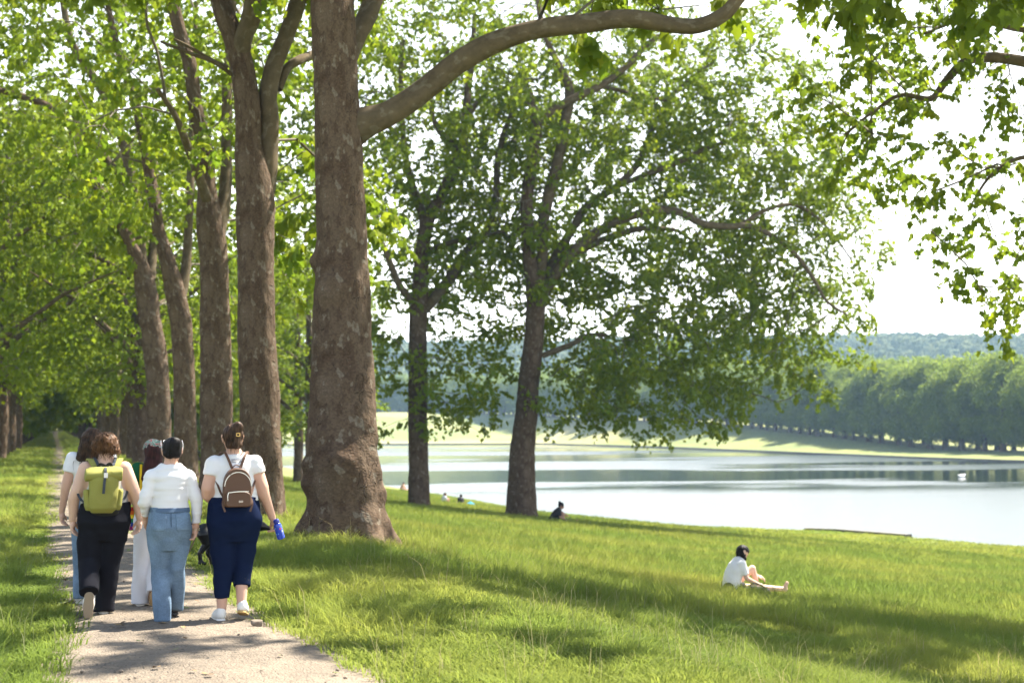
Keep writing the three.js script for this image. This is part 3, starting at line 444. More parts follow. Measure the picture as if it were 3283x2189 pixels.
{
  const r = rng(4242), sets = tufts.map(() => []), st = [], m = new THREE.Matrix4(), q = new THREE.Quaternion(), e = new THREE.Euler();
  const put = (list, x, d, s, sy) => { q.setFromEuler(e.set((r() - 0.5) * 0.25, r() * 6.283, (r() - 0.5) * 0.25)); const p = onGround(x, -d, d > 130 ? 0 : 0.05 * fbm(x * 0.35, d * 0.35, 2, 3) * sm(3, 6, Math.abs(x - 1))); list.push([m.clone().compose(p, q, V(s, s * sy, s)), x, d]); };
  const bands = [[6.5, 11, 330], [11, 17, 200], [17, 26, 110], [26, 40, 60], [40, 66, 26], [66, 130, 9]];
  for (const [d0, d1, dens] of bands) {
    const x0 = -0.06 * d1 - 1.6, x1 = Math.min(0.80 * d1 + 2, 62), n = Math.round((d1 - d0) * (x1 - x0) * dens);
    for (let k = 0; k < n; k++) {
      const d = mix(d0, d1, r()), x = mix(x0, x1, r());
      if (x < -0.055 * d - 1.4 || x > 0.79 * d + 1.8) continue;
      if (d > 46 && x > table(d, SHORE_NEAR) - 0.6) continue; const shore = mix(0.3, 1, sm(0, 14, table(d, SHORE_NEAR) - x));
      if (onPath(x, d, 0.04 + 0.10 * r())) continue;
      const nearPath = onPath(x, d, -0.35), patch = fbm(x * 0.5, d * 0.5, 31, 3), tall = sm(3.2, 6, x) * sm(13, 19, d + 4 * patch);   // mown short by feet near the path, taller on the slope
      let kind = nearPath ? 2 : patch > 0.12 ? 1 : patch > -0.12 ? 0 : 2;
      if (d > 26) kind = 3; if (d > 52) kind = 4;
      if (nearPath && r() < 0.35) continue; const sat = Math.hypot((x - 12.8) / 1.2, (d - 24.3) / 1.0) < 1 ? 0.45 : 1;
      put(sets[kind], x, d, (0.75 + 0.6 * r()) * (kind === 1 ? 0.95 : 1), sat * shore * (nearPath ? (d > 15 ? 0.42 : 0.7) : 0.75 + 0.5 * tall) * (0.8 + 0.4 * r()));
      if (d < 45 && r() < 0.008 + 0.022 * tall) put(st, x, d, 1, 0.8 + 0.4 * r());
    }
  }
  for (let k = 0; k < 15000; k++) { const d = 130 + 270 * r() * r() + 10 * r(), x = -16 + 34 * r(); if (!onPath(x, d, 0)) put(sets[4], x, d, 1.3 + 0.5 * r(), onPath(x, d, -0.4) ? 0.4 : 0.8); }
  // tufts left standing along the middle of the path
  for (let k = 0; k < 420; k++) { const d = 26 + 60 * r(), x = 0.16 + 0.16 * (r() - 0.5) + 0.05 * noise3(d * 0.4, 2, 1); if (noise3(d * 0.3, 9, 4) > -0.2) put(sets[2], x, d, 0.9, 0.6); }
  const grass = new THREE.Group(); grass.name = 'grass';
  tag(grass, 'long green grass growing over the lawn and path edges', 'grass', null, 'stuff'); scene.add(grass);
  const build = (list, geo, mat, name) => { const im = new THREE.InstancedMesh(geo, mat, list.length); im.name = name; im.userData.kind = 'stuff'; im.castShadow = im.receiveShadow = true;
    list.forEach(([mm, x, d], i) => { im.setMatrixAt(i, mm); const p = fbm(x * 0.4, d * 0.4, 51, 3), y = clamp(0.35 + 1.1 * p + 0.3 * (r() - 0.5), 0, 1); im.setColorAt(i, tmpC.setRGB(0.72 + 0.58 * y, 0.86 + 0.32 * y, 0.8 + 0.4 * y)); }); grass.add(im); };
  sets.forEach((l, i) => l.length && build(l, tufts[i], grassMat, 'grass_tuft'));
  build(st, stalks, dryMat, 'grass_stalk');
  console.log('grass', sets.map((s) => s.length).join(), st.length);
}
// ---------------------------------------------------------------- far shore, far trees, wooded hill
const farLeaf = leafMaterial(lin(0.17, 0.23, 0.03));
function farTree(seed, per, size) {
  const g = new THREE.Group(), r = rng(seed), H = 17;
  mesh('trunk', tube([[0, -1, 0, 0.6], [0, 1, 0, 0.5], [0.1, 4, 0, 0.42], [0, 9, 0.1, 0.25], [0, 13, 0, 0.1]], { around: 9, stepK: 1.5, flare: 0.25, seed }), bark, g);
  const lobes = []; for (let k = 0; k < 34; k++) { const t = r(), y = 3.2 + t * (H - 5), R = 4.2 * Math.pow(Math.sin(Math.PI * (0.12 + 0.80 * t)), 0.6), a = r() * 6.283, q = Math.sqrt(0.25 + 0.75 * r()) * R; lobes.push([V(Math.cos(a) * q, y, Math.sin(a) * q), 1.5 + 1.0 * r()]); }
  const ms = [[], [], []], Q = new THREE.Quaternion(), E = new THREE.Euler();
  for (const [c, R] of lobes) for (let i = 0; i < per; i++) { const d = V(r() - 0.5, r() - 0.5, r() - 0.5).normalize().multiplyScalar(R * (0.88 + 0.2 * r())); d.y *= 0.85; const s = size * (0.75 + 0.5 * r()); Q.setFromEuler(E.set((r() - 0.5) * 1.2, r() * 6.283, -0.3 + (r() - 0.5), 'YZX')); ms[Math.floor(r() * 3)].push(new THREE.Matrix4().compose(d.add(c), Q, V(s, s, s))); }
  const crown = new THREE.Group(); crown.name = 'crown'; crown.userData.kind = 'stuff'; g.add(crown);
  ms.forEach((l, k) => { const im = new THREE.InstancedMesh(sprigs[k + 3].geo, farLeaf, l.length); im.name = 'foliage'; im.userData.kind = 'stuff'; im.castShadow = im.receiveShadow = true; l.forEach((m, i) => { im.setMatrixAt(i, m); const t = r(); im.setColorAt(i, tmpC.setRGB(0.75 + 0.5 * t, 0.8 + 0.35 * t, 0.8 + 0.4 * t)); }); crown.add(im); });
  return g;
}
{
  const front = [1, 2, 3, 4].map((k) => farTree(1300 + k, 56, 1.5)), kinds = [5, 6, 7].map((k) => farTree(1300 + k, 26, 2.2)), r = rng(999);
  for (let row = 0; row < 2; row++) for (let d = 232 + row * 5; d < 860; d += 8 + 1.4 * r()) {
    const c = (row || d > 560 ? kinds[Math.floor(r() * 3)] : front[Math.floor(r() * 4)]).clone(), x = table(d, SHORE_FAR) + 33 + row * 11 + 2.5 * (r() - 0.5); c.name = numbered('far_shore_tree');
    c.position.copy(onGround(x, -d, -0.1)); c.rotation.y = r() * 6.283; const s = 0.98 + 0.5 * r(); c.scale.set(s * 1.05, s, s * 1.05);
    tag(c, row ? 'hazy green tree in the second rank behind the far shore avenue' : 'hazy full-crowned tree in the front rank of the far shore avenue', 'tree', row ? 'second rank of trees across the lake' : 'front rank of trees across the lake'); scene.add(c);
  }
  // the trees closing off the lawn at the far end
  for (let k = 0; k < 44; k++) { const c = kinds[Math.floor(r() * 3)].clone(), x = 12 + k * 5.4 + 3 * r(), d = 868 + 14 * r(); c.name = numbered('far_lawn_tree'); c.position.copy(onGround(x, -d, -0.1)); c.rotation.y = r() * 6.283; const s = 1.1 + 0.4 * r(); c.scale.set(s, s, s); tag(c, 'blue-hazed tree along the top of the distant lawn', 'tree', 'trees along the top of the distant lawn'); scene.add(c); }
  for (let k = 0; k < 16; k++) { const c = kinds[Math.floor(r() * 3)].clone(), x = -42 + k * 5.6 + 2 * r(), d = 424 + 22 * r(); c.name = numbered('alley_end_tree'); c.position.copy(onGround(x, -d, -2.6)); c.rotation.y = r() * 6.283; tag(c, 'dark tree closing off the far end of the alley', 'tree', 'trees closing the far end of the alley'); scene.add(c); }
  // woods on the hill
  const blob = new THREE.IcosahedronGeometry(1, 12), p = blob.attributes.position, v = V(0, 0, 0);
  for (let i = 0; i < p.count; i++) { v.fromBufferAttribute(p, i); const s = 1 + 0.35 * noise3(v.x * 2 + 5, v.y * 2, v.z * 2) + 0.22 * noise3(v.x * 5, v.y * 5, v.z * 5) + 0.12 * noise3(v.x * 11, v.y * 11, v.z * 11); p.setXYZ(i, v.x * s, v.y * s, v.z * s); }
  blob.computeVertexNormals();
  const spots = []; for (let k = 0; k < 9800; k++) { const a = (-11 + 61 * r()) * Math.PI / 180, R = 900 + 720 * Math.pow(r(), 0.8), x = R * Math.sin(a), d = R * Math.cos(a); if (x > -200 && (d > 885 || x > 262)) spots.push([x, d]); }
  const im = new THREE.InstancedMesh(blob, std(lin(0.10, 0.13, 0.045), 1), spots.length); im.name = 'hillside_wood'; im.castShadow = im.receiveShadow = true; const m = new THREE.Matrix4(), Q = new THREE.Quaternion(), E = new THREE.Euler();
  spots.forEach(([x, d], i) => { const s = 5 + 4 * r(), hh = 7 + 5 * r(), q = onGround(x, -d); q.y += hh * 0.75; im.setMatrixAt(i, m.compose(q, Q.setFromEuler(E.set(0, r() * 6.283, 0)), V(s, hh, s))); const t = r(); im.setColorAt(i, tmpC.setRGB(0.6 + 0.9 * t, 0.7 + 0.6 * t, 0.7 + 0.6 * t)); });
  tag(im, 'blue-hazed wood covering the hill beyond the lake', 'wood', null, 'stuff'); scene.add(im);
}
// stone edging of the far shore and the corner of edging on the near shore
{
  const stone = std(lin(0.16, 0.15, 0.13), 0.9, { map: dataTex(128, 128, (u, v) => { const s = 0.8 + 0.5 * pfbm(u, v, 8, 3, 4); return [s, s, s]; }, true) });
  const wall = (pts, h, w) => { const pos = [], idx = [], uv = []; pts.forEach(([x, d], i) => { const a = pts[Math.max(0, i - 1)], b = pts[Math.min(pts.length - 1, i + 1)], l = Math.hypot(b[0] - a[0], b[1] - a[1]), nx = (b[1] - a[1]) / l * w / 2, nd = -(b[0] - a[0]) / l * w / 2; for (const [s, y] of [[1, -0.5], [1, h], [-1, h], [-1, -0.5]]) { pos.push(x + nx * s, WATER + y, -(d + nd * s)); uv.push(i * 3 + s * 0.2, y); } }); for (let i = 0; i + 1 < pts.length; i++) for (let k = 0; k < 4; k++) { const a = i * 4 + k, b = i * 4 + (k + 1) % 4; idx.push(a, b, a + 4, b, b + 4, a + 4); } idx.push(0, 2, 1, 0, 3, 2); const e = (pts.length - 1) * 4; idx.push(e, e + 1, e + 2, e, e + 2, e + 3); return geoFrom(pos, idx, uv).toNonIndexed(); };
  const a = []; for (let d = 120; d <= 574; d += 10) a.push([table(d, SHORE_FAR), d]); for (let x = 196; x >= 40; x -= 8) a.push([x, 575]);
  const g1 = wall(a, 0.42, 0.7); g1.computeVertexNormals(); tag(mesh('lake_edging', g1, stone, scene), 'long low dark stone edging along the far shore of the lake', 'stone edging');
  const g2 = wall([[45.2, 79.9], [46.7, 78.5], [48.3, 73.2]], 0.2, 0.55); g2.computeVertexNormals(); tag(mesh('lake_edging_001', g2, stone, scene), 'short piece of stone edging where the near grass meets the water', 'stone edging');
}
// ---------------------------------------------------------------- bodies: distance fields meshed with surface nets
const smin = (a, b, k) => { const h = Math.max(k - Math.abs(a - b), 0) / k; return Math.min(a, b) - h * h * k * 0.25; };
const cap = (a, b, ra, rb = ra, sz = 1) => { const dx = b[0] - a[0], dy = b[1] - a[1], dz = (b[2] - a[2]) / sz, L = dx * dx + dy * dy + dz * dz + 1e-9; return (x, y, z) => { const px = x - a[0], py = y - a[1], pz = (z - a[2]) / sz, h = clamp((px * dx + py * dy + pz * dz) / L, 0, 1), qx = px - dx * h, qy = py - dy * h, qz = pz - dz * h; return Math.sqrt(qx * qx + qy * qy + qz * qz) - (ra + (rb - ra) * h); }; };
const ell = (c, rx, ry, rz) => (x, y, z) => { const px = (x - c[0]) / rx, py = (y - c[1]) / ry, pz = (z - c[2]) / rz, l = Math.sqrt(px * px + py * py + pz * pz); return (l - 1) * Math.min(rx, ry, rz); };
const loft = (rings, grow = 0) => (x, y, z) => {   // rings [y, halfWidth, halfDepth, xOff, zOff]
  const n = rings.length; let i = 0; while (i < n - 2 && y > rings[i + 1][0]) i++; const a = rings[i], b = rings[i + 1]; let t = clamp((y - a[0]) / (b[0] - a[0]), 0, 1); t = t * t * (3 - 2 * t) * 0.5 + t * 0.5;
  const hw = mix(a[1], b[1], t) + grow, hd = mix(a[2], b[2], t) + grow, px = (x - mix(a[3] ?? 0, b[3] ?? 0, t)) / hw, pz = (z - mix(a[4] ?? 0, b[4] ?? 0, t)) / hd, l = Math.sqrt(px * px + pz * pz);
  return Math.max((l - 1) * Math.min(hw, hd), rings[0][0] - y, y - rings[n - 1][0]);
};
const chain = (pts, grow = 0, sz = 1) => { const c = []; for (let i = 0; i + 1 < pts.length; i++) c.push(cap(pts[i], pts[i + 1], pts[i][3] + grow, pts[i + 1][3] + grow, sz)); return (x, y, z) => { let d = 1e9; for (const f of c) d = Math.min(d, f(x, y, z)); return d; }; };
const union = (list, k = 0.04) => (x, y, z) => { let d = 1e9; for (const f of list) d = smin(d, f(x, y, z), k); return d; };
const cut = (f, ...hs) => (x, y, z) => { let d = f(x, y, z); for (const h of hs) d = Math.max(d, h(x, y, z)); return d; };
const minus = (f) => (x, y, z) => -f(x, y, z);
const plane = (p, n) => { const l = Math.hypot(...n); return (x, y, z) => ((x - p[0]) * n[0] + (y - p[1]) * n[1] + (z - p[2]) * n[2]) / l; };   // removes the side the normal points to
const wrinkle = (f, amp, sx, sy, sz, seed = 0) => (x, y, z) => { const d = f(x, y, z); return d > 0.05 || d < -0.05 ? d : d + amp * noise3(x * sx + seed, y * sy, z * sz) + amp * 0.5 * noise3(x * sx * 2.1, y * sy * 2.3 + seed, z * sz * 2.1); };
function nets(f, lo, hi, cell) {
  const nx = Math.ceil((hi[0] - lo[0]) / cell) + 1, ny = Math.ceil((hi[1] - lo[1]) / cell) + 1, nz = Math.ceil((hi[2] - lo[2]) / cell) + 1, F = new Float32Array(nx * ny * nz), id = new Int32Array(nx * ny * nz).fill(-1), pos = [], idx = [];
  for (let k = 0, q = 0; k < nz; k++) for (let j = 0; j < ny; j++) for (let i = 0; i < nx; i++, q++) F[q] = f(lo[0] + i * cell, lo[1] + j * cell, lo[2] + k * cell);
  const at = (i, j, k) => i + nx * (j + ny * k), C = []; for (let c = 0; c < 8; c++) C.push([c & 1, (c >> 1) & 1, c >> 2]);
  const Eg = [[0, 1], [2, 3], [4, 5], [6, 7], [0, 2], [1, 3], [4, 6], [5, 7], [0, 4], [1, 5], [2, 6], [3, 7]];
  for (let k = 0; k < nz - 1; k++) for (let j = 0; j < ny - 1; j++) for (let i = 0; i < nx - 1; i++) {
    const v = C.map(([a, b, c]) => F[at(i + a, j + b, k + c)]); let m = 0; for (let c = 0; c < 8; c++) if (v[c] < 0) m++; if (m === 0 || m === 8) continue;
    let sx = 0, sy = 0, sz = 0, n = 0; for (const [a, b] of Eg) if (v[a] < 0 !== v[b] < 0) { const t = v[a] / (v[a] - v[b]); sx += mix(C[a][0], C[b][0], t); sy += mix(C[a][1], C[b][1], t); sz += mix(C[a][2], C[b][2], t); n++; }
    id[at(i, j, k)] = pos.length / 3; pos.push(lo[0] + (i + sx / n) * cell, lo[1] + (j + sy / n) * cell, lo[2] + (k + sz / n) * cell);
  }
  const quad = (a, b, c, d, flip) => { if (a < 0 || b < 0 || c < 0 || d < 0) return; if (flip) idx.push(a, c, b, a, d, c); else idx.push(a, b, c, a, c, d); };
  for (let k = 1; k < nz - 1; k++) for (let j = 1; j < ny - 1; j++) for (let i = 1; i < nx - 1; i++) {
    const s = F[at(i, j, k)] < 0;
    if (s !== F[at(i + 1, j, k)] < 0) quad(id[at(i, j - 1, k - 1)], id[at(i, j, k - 1)], id[at(i, j, k)], id[at(i, j - 1, k)], !s);
    if (s !== F[at(i, j + 1, k)] < 0) quad(id[at(i - 1, j, k - 1)], id[at(i - 1, j, k)], id[at(i, j, k)], id[at(i, j, k - 1)], !s);
    if (s !== F[at(i, j, k + 1)] < 0) quad(id[at(i - 1, j - 1, k)], id[at(i, j - 1, k)], id[at(i, j, k)], id[at(i - 1, j, k)], !s);
  }
  return geoFrom(pos, idx);
}
// a relaxed hand: wrist point, direction to the fingertips, palm normal, curl; holding closes it further
function handFields(w, dir, palm, side, curl = 0.5, size = 1) {
  const D = V(...dir).normalize(), N = V(...palm).addScaledVector(D, -V(...palm).dot(D)).normalize(), S = V(0, 0, 0).crossVectors(D, N).multiplyScalar(side), P = (a, b, c) => [w[0] + D.x * a + S.x * b + N.x * c, w[1] + D.y * a + S.y * b + N.y * c, w[2] + D.z * a + S.z * b + N.z * c];
  const s = size, list = [cap(P(0, 0, 0), P(0.05 * s, 0, 0), 0.024 * s, 0.03 * s), cap(P(0.05 * s, -0.02 * s, 0), P(0.085 * s, -0.024 * s, 0), 0.017 * s, 0.015 * s), cap(P(0.05 * s, 0.018 * s, 0), P(0.085 * s, 0.022 * s, 0), 0.017 * s, 0.015 * s)];
  [[-0.030, 0.060], [-0.011, 0.074], [0.009, 0.078], [0.028, 0.070]].forEach(([b, L], i) => { const a1 = curl * (0.7 + 0.1 * i), a2 = curl * 1.7, x0 = 0.088 * s, l1 = L * 0.5 * s, l2 = L * 0.55 * s; const k = P(x0, b * s, 0), m = P(x0 + l1 * Math.cos(a1), b * s * 1.08, l1 * Math.sin(a1)), t = P(x0 + l1 * Math.cos(a1) + l2 * Math.cos(a2), b * s * 1.1, l1 * Math.sin(a1) + l2 * Math.sin(a2)); list.push(cap(k, m, 0.0095 * s, 0.009 * s), cap(m, t, 0.009 * s, 0.0075 * s)); });
  const t0 = P(0.028 * s, 0.026 * s, 0.006), t1 = P(0.062 * s, 0.052 * s, 0.018 * s), t2 = P(0.092 * s, 0.054 * s, 0.026 * s); list.push(cap(t0, t1, 0.013 * s, 0.011 * s), cap(t1, t2, 0.011 * s, 0.008 * s));
  const c = P(0.08 * s, 0, 0.02), R = 0.14 * s; return { f: union(list, 0.008), lo: c.map((q) => q - R), hi: c.map((q) => q + R) };
}
const headFields = (c, s = 1, yaw = 0) => { const ca = Math.cos(yaw), sa = Math.sin(yaw), T = (x, y, z) => [c[0] + s * (x * ca + z * sa), c[1] + s * y, c[2] + s * (-x * sa + z * ca)], e = (x, y, z, r, q = r) => cap(T(x, y, z), T(x, y, z - 0.001), r * s, q * s);   // looks along -z
  return [ell(T(0, 0.025, 0.012), 0.076 * s, 0.092 * s, 0.092 * s), ell(T(0, -0.035, -0.03), 0.06 * s, 0.075 * s, 0.062 * s), cap(T(0, 0.0, -0.088), T(0, -0.028, -0.104), 0.010 * s, 0.014 * s), cap(T(-0.018, -0.062, -0.084), T(0.018, -0.062, -0.084), 0.009 * s), cap(T(-0.078, -0.025, 0.008), T(-0.082, 0.018, 0.016), 0.010 * s, 0.014 * s), cap(T(0.078, -0.025, 0.008), T(0.082, 0.018, 0.016), 0.010 * s, 0.014 * s), cap(T(-0.045, 0.02, -0.07), T(-0.02, 0.02, -0.078), 0.012 * s), cap(T(0.045, 0.02, -0.07), T(0.02, 0.02, -0.078), 0.012 * s), e(0, -0.09, -0.07, 0.02)]; };
const skinTex = dataTex(64, 64, (u, v) => { const s = 0.95 + 0.1 * pfbm(u, v, 8, 2, 3); return [s, s, s]; }, true);
const skin = (r, g, b) => phys(lin(r, g, b), 0.55, { specularIntensity: 0.5 });
const cloth = (r, g, b, o = {}) => phys(lin(r, g, b), 1, { specularIntensity: 0.12, ...o });
const hairTex = dataTex(128, 128, (u, v) => { const s = 1 + 0.9 * pfbm(u, v, 24, 4, 3, 4) + 0.5 * pn(u, v, 5, 8); return [s, s * 0.95, s * 0.9].map((x) => x * 0.7); }, true);
const hairMat = (r, g, b) => phys(lin(r * 1.5, g * 1.5, b * 1.5), 0.6, { specularIntensity: 0.35, map: hairTex });
const M = { skin: skin(0.52, 0.31, 0.225), skinPale: skin(0.58, 0.37, 0.28), skinTan: skin(0.40, 0.22, 0.15), white: cloth(0.66, 0.65, 0.66), cream: cloth(0.54, 0.51, 0.47), jeans: null, black: cloth(0.012, 0.012, 0.016), navy: cloth(0.006, 0.011, 0.034), hairBrown: hairMat(0.040, 0.023, 0.014), hairCurl: hairMat(0.095, 0.05, 0.026), hairBlack: hairMat(0.006, 0.005, 0.006), hairRed: hairMat(0.022, 0.006, 0.006), rubber: std(lin(0.28, 0.22, 0.15), 0.9), shoe: std(lin(0.68, 0.66, 0.62), 0.8), shoeTan: std(lin(0.45, 0.30, 0.15), 0.8) };
{ const dn = dataTex(256, 256, (u, v) => { const n = pfbm(u, v, 4, 5, 4), f = pfbm(u, v, 64, 5, 2), s = 1 + 0.35 * n + 0.2 * f; return [0.135 * s, 0.195 * s, 0.275 * s]; }, true); M.jeans = phys(lin(1, 1, 1), 1, { map: dn, specularIntensity: 0.15 }); }
// cylindrical uv in metres for cloth with a texture
function wrapUV(g, s = 2.2) { const p = g.attributes.position, uv = []; for (let i = 0; i < p.count; i++) uv.push((p.getX(i) + 0.6 * p.getZ(i)) * s, p.getY(i) * s); g.setAttribute('uv', new THREE.Float32BufferAttribute(uv, 2)); return g; }
function merged(list) { return mergeGeometries(list.map((g) => { const c = g.clone(); c.deleteAttribute('uv'); return c; })); }
// shoe: heel at origin, toe along dir; sole below
function shoe(parent, heel, toe, up, mat, soleMat, len = 0.25, name = 'shoe') {
  const T = V(...toe).sub(V(...heel)).normalize(), U = V(...up).addScaledVector(T, -V(...up).dot(T)).normalize(), S = V(0, 0, 0).crossVectors(T, U), m = new THREE.Matrix4().makeBasis(S, U, T.clone());
  const f = cut(union([cap([0, 0.05, 0.035], [0, 0.045, 0.12], 0.040, 0.042), cap([0, 0.045, 0.12], [0.004, 0.032, len - 0.045], 0.044, 0.036), cap([0, 0.085, 0.04], [0, 0.06, 0.09], 0.037, 0.034)], 0.03), plane([0, 0.024, 0], [0, -1, 0]), plane([0, 0.108, 0], [0, 1, -0.15]));
  const sole = cut(union([cap([0, 0, 0.038], [0, 0, 0.12], 0.041, 0.038), cap([0, 0, 0.12], [0.004, 0, len - 0.05], 0.042, 0.043)], 0.02), plane([0, 0.026, 0], [0, 1, 0]), plane([0, 0.002, 0], [0, -1, 0]));
  const g = new THREE.Group(); g.name = name; g.applyMatrix4(m); g.position.set(...heel); parent.add(g);
  mesh('upper', nets(f, [-0.07, 0, -0.03], [0.07, 0.13, len + 0.02], 0.006), mat, g); mesh('sole', nets(sole, [-0.07, -0.012, -0.03], [0.07, 0.04, len + 0.02], 0.006), soleMat, g);
  return g;
}
// loose strands rooted on a hair surface, joined to it
function withStrands(geo, n, len, rad, curl, seed) {
  const r = rng(seed), p = geo.attributes.position, nn = geo.attributes.normal, pos = [], idx = [];
  for (let i = 0; i < n; i++) {
    const k = Math.floor(r() * p.count), N = V(nn.getX(k), nn.getY(k), nn.getZ(k)), q = V(p.getX(k), p.getY(k), p.getZ(k)).addScaledVector(N, -0.004), T = V(-N.z, 0, N.x).normalize(), L = len * (0.5 + r()), ph = r() * 6.283, S = 9, sw = (r() - 0.5) * 0.8, b = pos.length / 3;
    for (let j = 0; j <= S; j++) { const t = j / S, c = curl * (0.5 + r() * 0.2), w = q.clone().addScaledVector(N, 0.35 * L * t * (1 - 0.5 * t) + c * Math.cos(ph + t * 7)).addScaledVector(T, sw * L * t + c * Math.sin(ph + t * 7)).add(V(0, -0.75 * L * t * t - 0.2 * L * t, 0)), rr = rad * (1 - 0.7 * t); for (let a = 0; a < 3; a++) { const an = a * 2.094; pos.push(w.x + rr * (T.x * Math.cos(an) + N.x * Math.sin(an)), w.y + rr * Math.sin(an) * 0.5 + rr * 0.5 * Math.cos(an), w.z + rr * (T.z * Math.cos(an) + N.z * Math.sin(an))); } }
    for (let j = 0; j < S; j++) for (let a = 0; a < 3; a++) { const u = b + j * 3 + a, v = b + j * 3 + (a + 1) % 3; idx.push(u, v, u + 3, v, v + 3, u + 3); }
  }
  const g = geoFrom(pos, idx), h = geo.clone(); h.deleteAttribute('uv'); return wrapUV(mergeGeometries([h, g]), 6);
}
const seat = (t) => { const a = t[0]; return [[a[0] - 0.09, a[1] * 0.93, a[2] * 0.74, a[3], a[4]], ...t]; };   // carries trousers down past the seat
const ring = (y, w, d, x = 0, z = 0) => [y, w, d, x, z];
// o: torso rings, arms [[shoulder, elbow, wrist] with radii], hands, legs, head
function makePerson(label, pos, turn, o, group) {
  const g = thing('person', label, 'person', pos, turn, group), c = o.cell ?? 0.012, B = o.box ?? [[-0.5, -0.03, -0.42], [0.5, 1.8, 0.5]];
  const bodyList = [loft(o.torso, -0.012), cap(...o.neck), ...headFields(o.head, o.headSize ?? 1, o.headYaw ?? 0), ...o.arms.map((a) => chain(a)), ...o.legs.map((l) => chain(l))];
  const hands = (o.hands ?? []).map((h) => handFields(...h)), parts = [nets(union(bodyList, 0.035), B[0], B[1], c)];
  for (const h of hands) parts.push(nets(h.f, h.lo, h.hi, o.handCell ?? 0.005));
  mesh('body', merged(parts), o.skin ?? M.skin, g);
  return g;
}
const WALK = 'people strolling together along the path';
const font = await new FontLoader().loadAsync('fonts/droid/droid_sans_bold.typeface.json');
function strap(name, pts, w, t, mat, parent) {   // flat band along points [x, y, z], lying with its width across `side`
  const c = new THREE.CatmullRomCurve3(pts.map((p) => V(...p))), n = 18, pos = [], idx = [], T = V(0, 0, 0), X = V(0, 0, 0), Nn = V(0, 0, 0);
  for (let i = 0; i <= n; i++) { const p = c.getPoint(i / n); c.getTangent(i / n, T); X.set(1, 0, 0); if (Math.abs(T.x) > 0.8) X.set(0, 1, 0); X.addScaledVector(T, -X.dot(T)).normalize(); Nn.crossVectors(X, T); for (const [a, b] of [[-1, -1], [1, -1], [1, 1], [-1, 1]]) pos.push(p.x + X.x * a * w / 2 + Nn.x * b * t / 2, p.y + X.y * a * w / 2 + Nn.y * b * t / 2, p.z + X.z * a * w / 2 + Nn.z * b * t / 2); }
  for (let i = 0; i < n; i++) for (let k = 0; k < 4; k++) { const a = i * 4 + k, b = i * 4 + (k + 1) % 4; idx.push(a, b, a + 4, b, b + 4, a + 4); }
  idx.push(0, 2, 1, 0, 3, 2, n * 4, n * 4 + 1, n * 4 + 2, n * 4, n * 4 + 2, n * 4 + 3);
  const g = geoFrom(pos, idx).toNonIndexed(); g.computeVertexNormals(); return mesh(name, g, mat, parent);
}
const curlyHair = (f, amp, fr) => (x, y, z) => { const d = f(x, y, z); return d > 0.07 ? d : d + amp * (noise3(x * fr, y * fr, z * fr) + 0.7 * noise3(x * fr * 2.2, y * fr * 2.2, z * fr * 2.2)); };
const strands = (f, amp, fr) => (x, y, z) => { const d = f(x, y, z); return d > 0.05 ? d : d + amp * noise3(x * fr, y * fr * 0.12, z * fr); };

